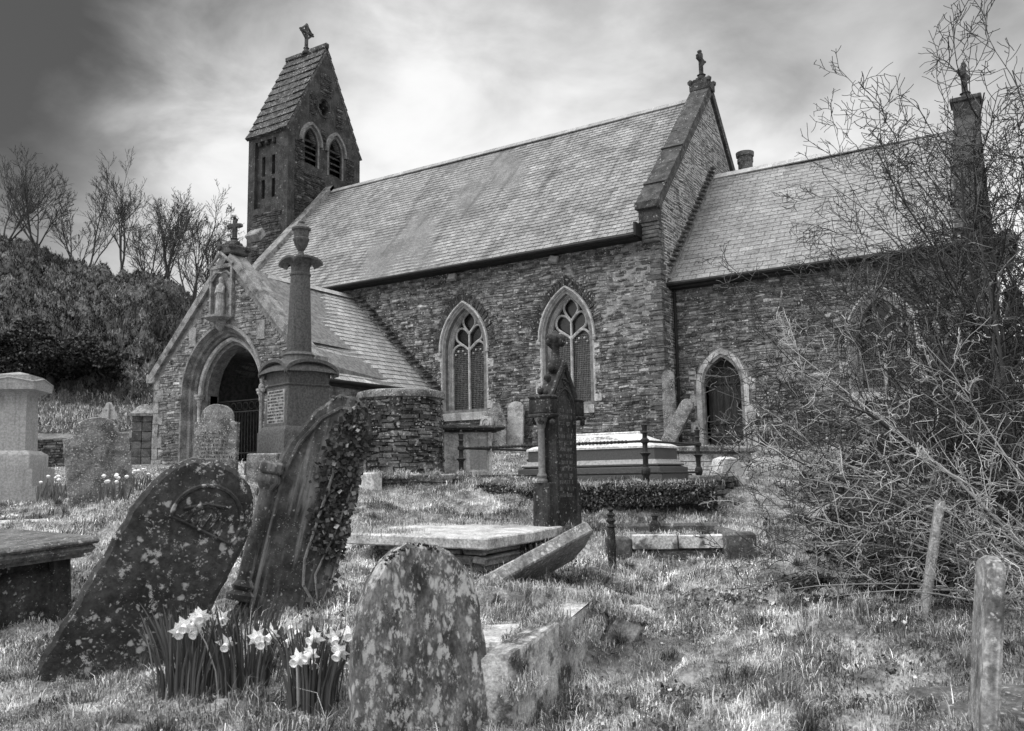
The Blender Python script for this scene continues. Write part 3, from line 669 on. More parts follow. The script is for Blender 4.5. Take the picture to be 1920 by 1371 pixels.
def window(X, Y, wa, zs, rise, sill, parent, full=True):
    fr = frSd(X, Y)
    mb = MB(); mould(mb, fr, wa, zs, rise, sill, [(.0, .42), (0, .30), (.05, .22), (.05, .16), (.10, .10), (.11, .03), (.15, .0), (.2, -.012), (.205, .01)], 16)
    k = 0; z = sill
    while z < zs-.05:       # long and short jamb blocks
        h = random.uniform(.26, .34)
        for s_ in (-1, 1):
            w2 = random.uniform(.12, .26) if (k+(s_ > 0)) % 2 else random.uniform(.0, .05)
            mb.b2((X+s_*(wa+.17), Y-.018-random.uniform(0, .004), z), (X+s_*(wa+.2+w2), Y+.02, min(z+h-.008, zs-.02)))
        z += h; k += 1
    mb.add([fr(-wa-.12, sill, .34), fr(wa+.12, sill, .34), fr(wa+.16, sill-.10, -.06), fr(-wa-.16, sill-.10, -.06), fr(-wa-.16, sill-.3, -.05), fr(wa+.16, sill-.3, -.05), fr(-wa-.16, sill-.3, .05), fr(wa+.16, sill-.3, .05), fr(-wa-.16, sill-.02, .34), fr(wa+.16, sill-.02, .34)],
           [(0, 3, 2, 1), (3, 4, 5, 2), (4, 6, 7, 5), (2, 5, 7, 9, 1), (0, 8, 6, 4, 3)])
    win = mb.build('traceried_window', M_ASH, parent, 30)
    hd = MB(); mould(hd, fr, wa, zs, rise, zs-.02, [(.19, 0), (.18, -.05), (.20, -.09), (.235, -.085), (.25, 0)], 16)
    hd.build('hood_mould', M_ASH, win)
    for s_ in (-1, 1):
        hd = MB()
        for _ in range(5): hd.lathe([(.01, -.05), (.045, -.02), (.05, .02), (.01, .055)], 7, (X+s_*(wa+.23)+random.uniform(-.03, .03), Y-.06, zs-.08+random.uniform(-.05, .04)))
        hd.build('label_stop', M_ASH, win)
    gl = MB(); pts = arch_pts(wa, zs, rise, -.002, sill-.01, 14); gl.add([fr(x, z, .36) for x, z in pts], [tuple(range(len(pts)))]); gl.build('glass', M_GLASS, win, smooth=False)
    tr = MB(); sx, sz = .0183/4.57*wa/.6, .0154/4.57*rise/1.11
    def bar(P_, r_=.034):
        P_ = [Vector(((a-345)*sx, 0, zs+(620-b)*sz)) for a, b in P_]
        Q = []
        for i in range(len(P_)-1):
            p0, p1, p2, p3 = P_[max(i-1, 0)], P_[i], P_[i+1], P_[min(i+2, len(P_)-1)]
            for t in (0, .34, .67): Q.append(.5*((2*p1)+(-p0+p2)*t+(2*p0-5*p1+4*p2-p3)*t*t+(-p0+3*p1-3*p2+p3)*t**3))
        Q.append(P_[-1]); tr.tube([fr(p.x, p.z, .27) for p in Q], r_, 6)
    tr.box(fr(0, (sill+zs)/2, .27), (.066, .10, zs-sill+.1), bev=.02)
    bar([(200, 640), (218, 595), (265, 570), (310, 590), (345, 625)]); bar([(345, 625), (380, 590), (427, 555), (470, 580), (495, 630)])
    bar([(345, 620), (290, 572), (240, 528), (234, 470), (265, 428), (312, 442), (342, 482)]); bar([(345, 620), (400, 565), (452, 525), (458, 462), (428, 412), (378, 435), (347, 482)])
    bar([(345, 475), (302, 405), (297, 350), (345, 292), (392, 350), (396, 405), (345, 475)]); bar([(345, 625), (345, 540), (345, 470)], .03)
    for cxp in (272, 425):      # cusps
        for a, b in ((cxp-45, 632), (cxp+38, 632), (cxp-22, 605), (cxp+18, 605)):
            p = Vector(((a-345)*sx, 0, zs+(600-b)*sz)); tr.box(fr(p.x, p.z, .27), (.05, .06, .05), Euler((0, .8, 0)), bev=.01)
    for s_ in (-1, 1): tr.box(fr(s_*(wa-.02), (sill+zs)/2, .27), (.05, .08, zs-sill), bev=.01)
    tr.build('tracery', M_ASH, win)
    gr = MB(); x = -wa+.08
    while x < wa-.04:
        if abs(x) > .05: gr.b2((X+x-.0035, Y+.30, sill+.03), (X+x+.0035, Y+.306, zs+.05))
        x += .05
    z = sill+.05
    while z < zs+.1: gr.b2((X-wa+.03, Y+.299, z-.0035), (X+wa-.03, Y+.305, z+.0035)); z += .055
    gr.build('wire_guard', M_LEAD, win, smooth=False)
    ld = MB()
    for s_ in (-1, 1):
        for k in range(70):
            a = Vector((s_*(.07+random.random()*(wa-.16)), 0, sill+.05+random.random()*(zs-sill))); an = random.uniform(0, 6.28); b = a+Vector((math.cos(an), 0, math.sin(an)))*random.uniform(.06, .16)
            b.x = max(min(b.x, wa-.05), -wa+.05); ld.tube([fr(a.x, a.z, .345), fr(b.x, b.z, .345)], .005, 4)
    ld.build('lead_came', M_LEAD, win)
    return win
for X in (X1, X2): window(X, 0, WA, WZS, WR, SILL, church)
window(cwx, YC, cwa, 2.3, .95, 1.2, church)
pl_ = MB()
for k in range(6): pl_.box((onY(1478, 660, YC).x+random.uniform(-.1, .1), YC-.02, 1.55+.2*k), (random.uniform(.3, .5), .05, .19), bev=.01)
pl_.build('blocked_opening', M_COPL, church)
crf = MB(); sc_ = math.hypot(HW-YC+cov, Zcr-Zce)
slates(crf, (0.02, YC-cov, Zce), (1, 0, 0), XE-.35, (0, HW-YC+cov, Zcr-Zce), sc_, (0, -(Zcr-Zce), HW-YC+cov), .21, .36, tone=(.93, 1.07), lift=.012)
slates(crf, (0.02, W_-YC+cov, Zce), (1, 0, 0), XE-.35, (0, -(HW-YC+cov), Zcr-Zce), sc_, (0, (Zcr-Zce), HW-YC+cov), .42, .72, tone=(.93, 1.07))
crf.build('chancel_roof', M_SLATC, church, smooth=False)
rg = MB(); x = .02
while x < XE-.4:
    x2 = min(x+.6, XE-.35); t = random.uniform(1.2, 1.4)
    for s_ in (-1, 1): slope_box(rg, x+.003, x2-.003, (HW+s_*.18, Zcr-.18*slc+.075), (HW, Zcr+.075), .035, t)
    x = x2
rg.build('chancel_ridge_tiles', M_RIDGE, church, smooth=False)
gu = MB(); gu.tube([(0, YC-cov-.05, Zce-.06), (XE-.3, YC-cov-.05, Zce-.06)], .055, 8); gu.b2((0.03, YC-.33, Zce-.16), (XE-.3, YC-.03, Zce-.08)); gu.tube([(-.0+.09, YC-.12, Zce-.1), (.09, YC-.12, 0)], .04, 8)
gu.build('chancel_gutter', M_GUT, church)
cc = MB(); coping(cc, XE-.45, XE+.12, HW, HW-YC+.2, Zce+.35, Zcr+.45, .3, 6); cc.box((XE-.15, HW, Zcr+.35), (.62, .5, .6), bev=.03); cc.box((XE-.15, HW, Zcr+.66), (.74, .6, .12), bev=.02)
cc.build('chancel_coping', M_ASHD, church, 25)
cross('chancel_cross', (XE-.15, HW, Zcr+.70), 1.0, .15, M_COPE, church, R(75))
# crow-step weatherings where the lower roofs meet the walls
sp = MB(); n = 24
for k in range(n):
    t = (k+.5)/n; y = YC-cov+.1+(HW-YC+cov-.1)*t; z = Zce+(y-YC+cov)*slc+.28
    sp.box((.06, y-.05, z+.03), (.16, .2, .05), jit=.01, bev=.008)
slope_box(sp, .01, .09, (YC-cov, Zce+.12), (HW, Zcr+.16), .10, 1.6)
sp.build('stepped_weathering', M_RUBG, church); sp = MB(); sp2 = MB()
nw = 20
for k in range(nw):
    t = (k+.5)/nw; x = PXC+.25+(PHW+.1)*t; z = Zpr+.28-(x-PXC)*((Zpr-Zpe)/(PHW+.1))
    sp.box((x+.06, -.09, z), (.2, .2, .05), jit=.01, bev=.008, g=.6)
    x = PXC-.25-(PHW+.1)*t; sp2.box((x-.06, -.09, z), (.2, .2, .05), jit=.01, bev=.008, g=.6)
sp.build('stepped_weathering', M_RUBG, church); sp2.build('stepped_weathering', M_RUBG, church)
# round chimney behind the chancel ridge
cpt = onY(1398, 316, HW+1.3); ch = MB(); ch.lathe([(.22, -1.6), (.22, .14), (.22, .36), (.27, .37), (.28, .50), (.2, .5), (.19, .3)], 18, (cpt.x, HW+1.3, cpt.z))
for a in range(0, 360, 45): ch.box((cpt.x+.22*math.cos(R(a)), HW+1.3+.22*math.sin(R(a)), cpt.z+.24), (.04, .09, .13), Euler((0, 0, R(a))), g=.4)
ch.build('round_chimney', mat('chimney_stone', .07, .16, 6, 6, .5, 20, lichen=.3, lscale=22, lval=.5), church)

# ---- porch
px0, px1 = PXC-PHW+.08, PXC+PHW-.08; PY = -PP
aL, aR = onY(340, 780, PY), onY(494, 760, PY); AXC = (aL.x+aR.x)/2; AO = (aR.x-aL.x)/2
aap = onY(418, 606, PY).z; asp = onY(418, 735, PY).z
INN = .52                                            # width of the stepped orders
AI = AO-INN; Rb = None
# base arch (outer) -> derive inner with same centres
Ro = (AO**2+(aap-asp)**2)/(2*AO); e_ = Ro-AO; irise = math.sqrt((Ro-INN)**2-e_**2)
porch = gable_prism(px0, px1, PY, .05, -1, 0, 0)
pm = MB(); o = [(px0, -1), (px1, -1), (px1, Zpk-.15), (PXC, Zpa-.35), (px0, Zpk-.15)]
pm.add([(a, PY, b) for a, b in o]+[(a, .06, b) for a, b in [(px0, -1), (px1, -1), (px1, Zpe), (PXC, Zpr-.08), (px0, Zpe)]], [(0, 1, 2, 3, 4), (9, 8, 7, 6, 5)]+[((i+1) % 5, i, 5+i, 5+(i+1) % 5) for i in range(5)])
porch = pm.build('porch_wall', M_MORT, church, smooth=False)
mb2 = MB(); mb2.b2((px0+.5, PY+.75, -.15), (px1-.5, -.3, 2.9))
cuts = [mb2.build('cutter', M_MORT, smooth=False), arch_prism(frSd(AXC, PY), AI, asp, irise, 0, -.15, .3, 1.0), arch_prism(frSd(AXC, PY), AI, asp, irise, INN-.04, -.15, -.3, .42)]
boolean(porch, cuts)
pr_ = MB()
tsp = (Zpa-.35-(Zpk-.15))/(PHW-.08)
def lim(v):
    t = max(0, (v-(Zpk-.15))/tsp); return (px0+.26+t*.98, px1-.26-t*.98)
nx0, nx1 = onY(402, 560, PY).x, onY(437, 560, PY).x; nz0, nz1 = onY(418, 606, PY).z, onY(418, 505, PY).z
rubble(pr_, frS(PY), px0, px1, -.6, Zpa-.7, gaps=[arch_gap(AXC, AI, asp, irise, INN+.02, -.8), lambda v: (nx0-.1, nx1+.1) if nz0-.1 < v < nz1+.2 else None], rows=(.03, .085), lens=(.12, .45), tone=(.7, 1.8), lim=lim)
rubble(pr_, frE(px1), PY+.02, 0, -.6, Zpe-.1, rows=(.05, .1), lens=(.14, .5))
pr_.build('porch_facing', M_RUB, church, 25)
for s_, x in ((-1, px0), (1, px1)):
    pq = MB(); z = -.6; k = 0
    while z < Zpk-.4:
        h = random.uniform(.22, .36); a = .24+.18*(k % 2); pq.b2((x, PY-.03, z), (x-s_*a, PY+.25, z+h-.01), g=random.uniform(.7, 1.2), jit=.006); z += h; k += 1
    pq.build('porch_quoins', M_COPL, church)
for a, b in ((-1.35, 3.25), (1.3, 3.2)): pq = MB(); pq.box((PXC+a, PY-.02, b), (.3, .06, .5), bev=.01); pq.build('dressed_block', M_COPL, church)
am = MB(); mould(am, frSd(AXC, PY), AI, asp, irise, -.5, [(INN+.015, .005), (INN+.0, -.06), (INN-.07, -.07), (INN-.10, .0), (INN-.12, .10), (INN-.20, .12), (INN-.22, .2), (INN-.26, .17), (INN-.30, .22), (INN-.31, .32), (INN-.38, .33), (INN-.42, .40), (.05, .44), (0, .52), (0, .80)], 22)
am.build('arch_moulding', mat('arch_sandstone', .13, .26, 3, 6, .25, 18, dark=.35, dscale=2.5, lichen=.12, lscale=25, lval=.45), church, 28)
ap = MB(); mould(ap, frSd(AXC, PY), AI, asp, irise, asp-.05, [(.20, .30), (.16, .235), (.10, .27), (.08, .34)], 22); ap.build('arch_roll', M_ASH, church, 40)
for s_ in (-1, 1):
    ap = MB(); x = AXC+s_*(AI+.14); ap.lathe([(.045, -.5), (.09, -.42), (.05, -.36), (.05, asp-.4), (.05, asp-.3), (.07, asp-.26), (.06, asp-.22), (.08, asp-.14), (.12, asp-.10), (.12, asp-.05), (.14, asp-.03), (.14, asp+.02)], 12, (x, PY+.27, 0))
    ap.build('arch_colonnette', M_ASH, church, 40)
for s_ in (-1, 1):
    fo = MB()
    for _ in range(9): fo.lathe([(.01, -.06), (.06, -.02), (.06, .03), (.01, .07)], 7, (AXC+s_*(AO+.02)+random.uniform(-.05, .05), PY-.08, asp-.02+random.uniform(-.07, .07)))
    fo.build('label_stop', M_COPL, church)
# porch coping
pc = MB()
for s_ in (-1, 1):
    a, b = Vector((PXC+s_*(PHW+.1), Zpk-.12)), Vector((PXC, Zpa)); d = (b-a).normalized(); nn = Vector((-d.y, d.x)); nn = nn if nn.y > 0 else -nn
    for k in range(5):
        p, q_ = a.lerp(b, k/5)+d*.006, a.lerp(b, (k+1)/5)-d*.006; r_ = [p, q_, q_-nn*.2, p-nn*.2]
        pc.add([(v.x, PY-.1, v.y) for v in r_]+[(v.x, PY+.42, v.y) for v in r_], [(0, 1, 2, 3), (7, 6, 5, 4), (0, 4, 5, 1), (1, 5, 6, 2), (2, 6, 7, 3), (3, 7, 4, 0)], random.uniform(.9, 1.1))
    pc.box((PXC+s_*(PHW+.02), PY+.16, Zpk-.2), (.36, .5, .26), bev=.02)
pc.build('porch_coping', M_COPL, church, 25)
pa = MB(); pa.box((PXC, PY+.16, Zpa-.02), (.5, .6, .26), bev=.04); pa.box((PXC, PY+.16, Zpa+.14), (.3, .4, .16), bev=.04)
for s1 in (-1, 1):
    for s2 in (-1, 1): pa.lathe([(.02, -.1), (.1, -.03), (.1, .04), (.03, .11)], 7, (PXC+s1*.22, PY+.16+s2*.26, Zpa+.04), g=.8)
pa.build('porch_apex_stone', M_COPE, church)
cross('porch_cross', (PXC, PY+.16, Zpa+.2), .72, .12, M_COPE, church, R(20))
# niche with a robed saint
ncx = (nx0+nx1)/2; nw_ = (nx1-nx0)/2
ni = MB()
for s_ in (-1, 1): ni.b2((ncx+s_*nw_, PY-.12, nz0+.12), (ncx+s_*(nw_+.07), PY+.02, nz1))
ni.b2((ncx-nw_-.07, PY-.13, nz1-.02), (ncx+nw_+.07, PY+.02, nz1+.10), bev=.02)
ni.b2((ncx-nw_, PY-.004, nz0+.12), (ncx+nw_, PY+.002, nz1), g=.5)
for s_ in (-1, 1): ni.tube([(ncx+s_*(nw_+.1), PY-.12, nz1+.05), (ncx, PY-.14, nz1+.42)], .045, 6); ni.tube([(ncx+s_*nw_, PY-.1, nz1-.22), (ncx+s_*nw_*.55, PY-.1, nz1-.1), (ncx, PY-.1, nz1-.13)], .03, 5)
ni.lathe([(.05, -.28), (.12, -.2), (.18, -.06), (nw_+.05, .04), (nw_+.05, .1)], 10, (ncx, PY-.08, nz0+.06))
niche = ni.build('statue_niche', M_COPL, church)
sh = (nz1-nz0)*.72; sb_ = MB()
sb_.lathe([(.11, 0), (.125, .05), (.12, sh*.3), (.10, sh*.5), (.115, sh*.68), (.12, sh*.76), (.06, sh*.82), (.04, sh*.85), (.055, sh*.89), (.062, sh*.94), (.05, sh*.99), (.01, sh*1.01)], 14, (ncx, PY-.10, nz0+.17))
for s_ in (-1, 1): sb_.tube([(ncx+s_*.11, PY-.10, nz0+.17+sh*.74), (ncx+s_*.13, PY-.15, nz0+.17+sh*.58), (ncx+s_*.02, PY-.21, nz0+.17+sh*.60)], [.045, .04, .025], 7)
for k in range(7): a = R(200+k*24); sb_.tube([(ncx+.1*math.cos(a), PY-.10+.1*math.sin(a), nz0+.2+sh*.5), (ncx+.125*math.cos(a), PY-.10+.125*math.sin(a), nz0+.18)], .014, 5)
sta = sb_.build('statue', mat('statue_stone', .22, .42, 10, 6, .4, 30, lichen=.3, lscale=50, lval=.55), niche, 60)
# porch roof
prf = MB(); slp = math.hypot(PHW+.12, Zpr-Zpe)
for s_ in (-1, 1):
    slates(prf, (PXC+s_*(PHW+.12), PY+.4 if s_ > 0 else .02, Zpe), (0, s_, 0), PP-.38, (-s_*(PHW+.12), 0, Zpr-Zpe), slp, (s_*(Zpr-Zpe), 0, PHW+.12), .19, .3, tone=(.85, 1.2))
    prf.add([(PXC+s_*(PHW+.12), PY+.4, Zpe-.03), (PXC+s_*(PHW+.12), .02, Zpe-.03), (PXC, .02, Zpr-.03), (PXC, PY+.4, Zpr-.03)], [(0, 1, 2, 3)], .5)
prf.build('porch_roof', mat('porch_slate', .32, .42, 3, 5, .12, 30, attr=True, rough=.6, dark=.12, dscale=2), church, smooth=False)
rg = MB(); y = PY+.42
while y < 1.2:
    y2 = min(y+.45, 1.2)
    for s_ in (-1, 1):
        a, b = Vector((PXC+s_*.15, Zpr-.15+.07)), Vector((PXC, Zpr+.07)); nn = Vector((s_*.7, .7))*.03
        rg.add([(a.x, y+.004, a.y), (b.x, y+.004, b.y), (b.x, y2-.004, b.y), (a.x, y2-.004, a.y), (a.x-nn.x, y, a.y-nn.y), (b.x, y, b.y-nn.y)], [(0, 1, 2, 3), (0, 4, 5, 1)], random.uniform(.95, 1.25))
    y = y2
rg.build('porch_ridge_tiles', M_RIDGE, church, smooth=False)
pg_ = MB(); pg_.tube([(PXC+PHW+.16, PY+.4, Zpe-.05), (PXC+PHW+.16, -.02, Zpe-.05)], .05, 8); pg_.b2((px1+.01, PY+.4, Zpe-.16), (PXC+PHW+.1, -.02, Zpe-.06)); pg_.build('porch_gutter', M_GUT, church)
# inside of the porch: dado wall, iron gate
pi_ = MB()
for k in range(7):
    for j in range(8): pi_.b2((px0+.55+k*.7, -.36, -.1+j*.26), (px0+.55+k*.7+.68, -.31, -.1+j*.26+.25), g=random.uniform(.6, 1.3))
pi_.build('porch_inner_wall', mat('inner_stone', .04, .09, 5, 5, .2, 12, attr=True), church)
gt = MB(); gy = PY+.78; gz1 = asp-.15
gt.b2((AXC-AI, gy-.015, gz1-.03), (AXC+AI, gy+.015, gz1)); gt.b2((AXC-AI, gy-.015, gz1-.33), (AXC+AI, gy+.015, gz1-.30)); gt.b2((AXC-AI, gy-.015, .1), (AXC+AI, gy+.015, .13))
x = -AI+.07
while x < AI: gt.tube([(AXC+x, gy, -.1), (AXC+x+random.uniform(-.01, .01), gy, gz1-.3)], .011, 5); x += .115
x = -AI+.15
while x < AI-.1:
    gt.tube([(AXC+x+.1*math.cos(a*math.pi/6), gy, gz1-.165+.1*math.sin(a*math.pi/6)) for a in range(13)], .009, 4); x += .24
gate = gt.build('iron_gate', M_BLACK, church)
# floodlights under the eaves
for px, py, rz in ((848, 520, 0), (1038, 487, 14)):
    p = onY(px, py, -.12); f = MB(); f.box((0, 0, 0), (.26, .12, .2), bev=.012); o = f.build('floodlight', mat('lamp_casing', .2, .3, 20, 3, 0, rough=.5), None)
    o.location = p; o.rotation_euler = (R(-25), R(rz), R(5)); tag(o, 'small square floodlight on the nave wall under the eaves, level and plain' if rz == 0 else 'tilted square floodlight hung above the right nave window', 'floodlight')
    f = MB(); f.b2((-.105, -.063, -.075), (.105, -.0605, .075)); f.build('lens', mat('lamp_glass', .32, .45, 30, 2, 0, rough=.3), o)
    f = MB(); f.tube([(-.09, 0, .1), (-.07, 0, .19), (0, .02, .23), (.07, 0, .19), (.09, 0, .1)], .008, 5); f.tube([(0, .02, .1), (0, .13, .16)], .012, 5); f.build('bracket', M_BLACK, o)

# ================================================================== churchyard
random.seed(21)
def ylean(d): return d/FPX
def thing(name, label, cat, px, d, a=0, tilt=0, lean=0, group=None, lift=0, base=None):
    b = base if base is not None else gpt(px, d, lift)
    return empty(name, b, (R(lean), R(tilt), R(YAW+a)), label, cat, group)
def hgt(o, px, py, d): return zrow(o.location.x, o.location.y, py)-o.location.z
def round_top(hb, ht_, zs, zt, zb=-.35, n=16, p=2.):
    """slab outline: half width hb at the base, ht_ at the shoulder, curved head"""
    o = [(-hb, zb), (hb, zb), (ht_, zs)]
    for i in range(1, n):
        a = math.pi*i/n; c, s_ = math.cos(a), math.sin(a); o.append((ht_*abs(c)**(2/p)*(1 if c > 0 else -1), zs+(zt-zs)*abs(s_)**(2/p)))
    return o+[(-ht_, zs)]
def ogee_top(hb, zs, zt, zb=-.35, sh=.12):
    o = [(-hb, zb), (hb, zb), (hb, zs), (hb-sh*.5, zs+.005)]
    r_ = hb-sh*.5
    for i in range(0, 13):
        t = i/12; a = math.pi*t; o.append((r_*math.cos(a)*(.92), zs+.03+(zt-zs-.03)*(math.sin(a)**.75 if 0 < t < 1 else 0)))
    return o+[(-hb+sh*.5, zs+.005), (-hb, zs)]
def dens(o, k=.06):
    out = []
    for i in range(len(o)):
        a, b = Vector(o[i]), Vector(o[(i+1) % len(o)]); n = max(1, int((b-a).length/k))
        out += [tuple(a.lerp(b, j/n)) for j in range(n)]
    return out
def letters(mb, x0, x1, z0, z1, rows, y, h=None, t=.004, fill=.85, sk=.0):
    rh = (z1-z0)/rows; h = h or rh*.55
    for r_ in range(rows):
        z = z1-(r_+.5)*rh; m = random.uniform(0, (1-fill))*(x1-x0); x = x0+m; e = x1-m
        while x < e:
            if random.random() < .16: x += h*.7; continue
            w_ = h*random.uniform(.35, .6)
            for _ in range(random.choice((2, 2, 3))):
                if random.random() < .6: mb.b2((x+random.random()*w_*.7, y-t, z-h/2), (x+random.random()*w_*.7+h*.14, y, z+h/2))
                else: zc = z+random.choice((-.4, 0, .42))*h; mb.b2((x, y-t, zc-h*.06), (x+w_, y, zc+h*.06))
            x += w_+h*.28
def slabmesh(outl, t, m, name, parent, bev=.012, jit=.004, y0=None, ang=40, g=1):
    mb = MB(); mb.prism(dens(outl), t, bev, -t/2 if y0 is None else y0, jit, g); return mb.build(name, m, parent, ang)

# --- front headstone
o = thing('headstone', 'nearest headstone, upright with rounded top, mottled all over with pale lichen', 'headstone', 787, 4.0, 26, 0, -3)
h = hgt(o, 787, 1018, 4.0)
slabmesh([(-.335, -.4), (.335, -.4), (.315, .3), (.29, h*.62), (.262, h*.75), (.22, h*.855), (.155, h*.935), (.08, h*.983), (.01, h), (-.06, h*.993), (-.12, h*.962), (-.185, h*.895), (-.24, h*.79), (-.28, h*.66), (-.315, .3)], .12, M_HSF, 'slab', o, .022, .006)
mo = MB()
for k in range(420): a = random.choice((random.gauss(-.12, .035), random.gauss(.0, .03), random.gauss(.05, .02))); q_ = random.uniform(.003, .008); mo.lathe([(.002, -q_), (q_, 0), (.002, q_*.8)], 5, (a, random.uniform(-.064, .05), h-.004-3.0*(a+.02)**2-random.random()**2*.03))
mo.build('moss', mat('dark_moss', .015, .05, 40, 5, .8, 90), o, 60)
# --- big lichened slab at left
o = thing('headstone', 'broad dark headstone leaning far right, carved roundel near its top, lichen blotches', 'headstone', 212, 5.05, 24, 28, 4)
slabmesh(round_top(.345, .345, .86, 1.34, -.5, 18, 2.2), .16, M_HSD, 'slab', o, .03, .008)
cv = MB(); cv.T = Matrix.Translation((.06, -.008, .22)) @ Matrix.Diagonal((.8, 1, .8, 1)); zc = .98
pts = [(.25*math.cos(a), zc+.25*math.sin(a)) for a in [R(x) for x in range(-20, 201, 11)]]
cv.tube([(x, -.075, z) for x, z in pts], .017, 6); cv.tube([(-.25, -.072, zc-.09), (.25, -.072, zc-.09)], .014, 6)
cv.tube([(.12*math.cos(R(a)), -.072, zc-.06+.16*math.sin(R(a))) for a in range(0, 181, 15)], .014, 6)
cv.tube([(-.18, -.072, zc+.0), (-.05, -.074, zc+.10), (.09, -.074, zc+.14)], .016, 6)
for k in range(5): cv.tube([(-.1+.05*k, -.072, zc-.07), (-.11+.06*k, -.072, zc+.05)], .009, 5)
cv.build('carved_relief', M_HSD, o, 60)
# --- ivy grown gothic stone
o = thing('headstone', 'tall leaning headstone with side column, its right half overgrown with ivy', 'headstone', 532, 6.35, 16, 12.5, -4)
ol = [(-.31, -.4), (.33, -.4), (.31, .35), (.31, .9), (.345, 1.18), (.35, 1.44), (.30, 1.59), (.19, 1.67), (.05, 1.66), (-.10, 1.50), (-.24, 1.22), (-.30, .98), (-.31, .5)]
ivx = o
slabmesh(ol, .16, M_IVST, 'slab', o, .025, .005)
cl = MB()
cl.box((-.31, -.07, 1.0), (.17, .2, .09), bev=.02); 
cl.lathe([(.055, 0), (.075, .03), (.095, .06), (.085, .10), (.07, .12)], 12, (-.31, -.07, .84))
cl.lathe([(.058, .05), (.052, .84)], 12, (-.31, -.07, 0)); cl.lathe([(.10, -.02), (.105, .02), (.07, .05), (.085, .08), (.06, .12)], 12, (-.31, -.07, .06))
for k in range(6): cl.lathe([(.01, -.06), (.05, -.02), (.05, .03), (.01, .06)], 7, (-.34+random.uniform(-.05, .06), -.08+random.uniform(-.04, .04), -.03-.03*k))
cl.tube([(-.22, -.085, .0), (-.22, -.085, .95)], .018, 6); cl.tube([(-.22, -.085, .95), (-.16, -.085, 1.22), (-.04, -.085, 1.44), (.08, -.085, 1.55), (.18, -.085, 1.56)], .018, 6)
cl.build('side_column', M_IVST, o, 50)
def leaf_quads(P, Nrm, size, rng, spread=.7):
    n = len(P); up = rng.normal(size=(n, 3)); nn = Nrm+spread*rng.normal(size=(n, 3)); nn /= np.linalg.norm(nn, axis=1)[:, None]
    u = np.cross(nn, up); u /= np.linalg.norm(u, axis=1)[:, None]; v = np.cross(nn, u); s_ = (size*rng.uniform(.35, 1.5, n))[:, None]
    A, B, C_, D_ = P-u*s_*.5, P-v*s_*.55+nn*s_*.08, P+u*s_*.6, P+v*s_*.55+nn*s_*.08
    return np.stack([A, B, C_, D_], 1).reshape(-1, 3), np.arange(4*n).reshape(-1, 4)
rng = np.random.default_rng(4)
pp = []
while len(pp) < 1300:
    z = rng.uniform(.05, 1.6); x = rng.uniform(-.1, .34); w_ = .13+.17*(z/1.5)**1.0
    x0_ = .33-w_ if z > .3 else .14
    if z < .45 and rng.random() < .85: continue
    if x < x0_-.02+.06*rng.normal(): continue
    if z > 1.15 and x < (z-1.15)*.2-.0: continue
    if z > 1.60-.35*abs(x-.2)/.3: continue
    pp.append((x, -.09-abs(rng.normal())*.025, z))
for k in range(260): t = rng.random(); pp.append((.0+.33*t, rng.uniform(-.09, .06), 1.60+.06*math.sin(math.pi*min(1, t*1.1+.1)) - .02))
for k in range(110): z = rng.uniform(.6, 1.4); pp.append((.325+rng.uniform(-.01, .03), rng.uniform(-.08, .08), z))
P_ = np.array(pp); V, F = leaf_quads(P_, np.tile([0, -1., .25], (len(P_), 1)), .032, rng, .7)
np_mesh('ivy', V, F, rng.choice([.025, .04, .06, .10, .28], len(F), p=[.3, .3, .25, .1, .05]), M_LEAF, o)
vn = MB(); vn.tube([(.2, -.1, 0), (.19, -.1, .12), (.1, -.1, .22), (.07, -.1, .4), (.1, -.1, .7), (.14, -.1, 1.1)], .011, 5); vn.tube([(.2, -.1, 0), (.22, -.1, .15), (.17, -.1, .3), (.24, -.1, .6), (.3, -.1, 1.)], .009, 5); vn.tube([(.24, -.1, .0), (.3, -.1, .3), (.33, -.1, .7)], .008, 5)
vn.build('ivy_stem', mat('ivy_stem_bark', .14, .26, 20, 4, .3, 60), o)
# --- altar tomb cut by the left edge
b = gpt(-40, 6.3); o = empty('altar_tomb', b, (R(4), R(0), R(YAW-44)), 'dark table tomb with wide moulded slab at the left edge', 'tomb')
crn = at(189, 1006, 6.3); zt = crn.z-b.z
o.location = (0, 0, 0); bpy.context.view_layer.update()
mloc = Matrix.Rotation(R(YAW-44), 3, 'Z') @ Matrix.Rotation(R(4), 3, 'X')
o.location = crn - mloc @ Vector((.75, .55, zt)); zt0 = zt
mb = MB(); mb.b2((-1.3, -.48, zt-.05), (.75, .55, zt), bev=.02, jit=.004); mb.b2((-1.28, -.46, zt-.11), (.73, .53, zt-.045), bev=.03); mb.b2((-1.2, -.40, zt-.14), (.66, .46, zt-.10)); mb.build('top_slab', M_SLABD, o)
mb = MB(); mb.b2((-1.1, -.34, -.8), (.52, .34, zt-.13), bev=.02); mb.b2((.42, .26, -.8), (.58, .40, zt-.13), bev=.02); mb.b2((.42, -.40, -.8), (.58, -.26, zt-.13), bev=.02); mb.b2((-.9, -.38, -.8), (.56, .38, zt-.20), bev=.03); mb.build('chest', M_GOTH, o)
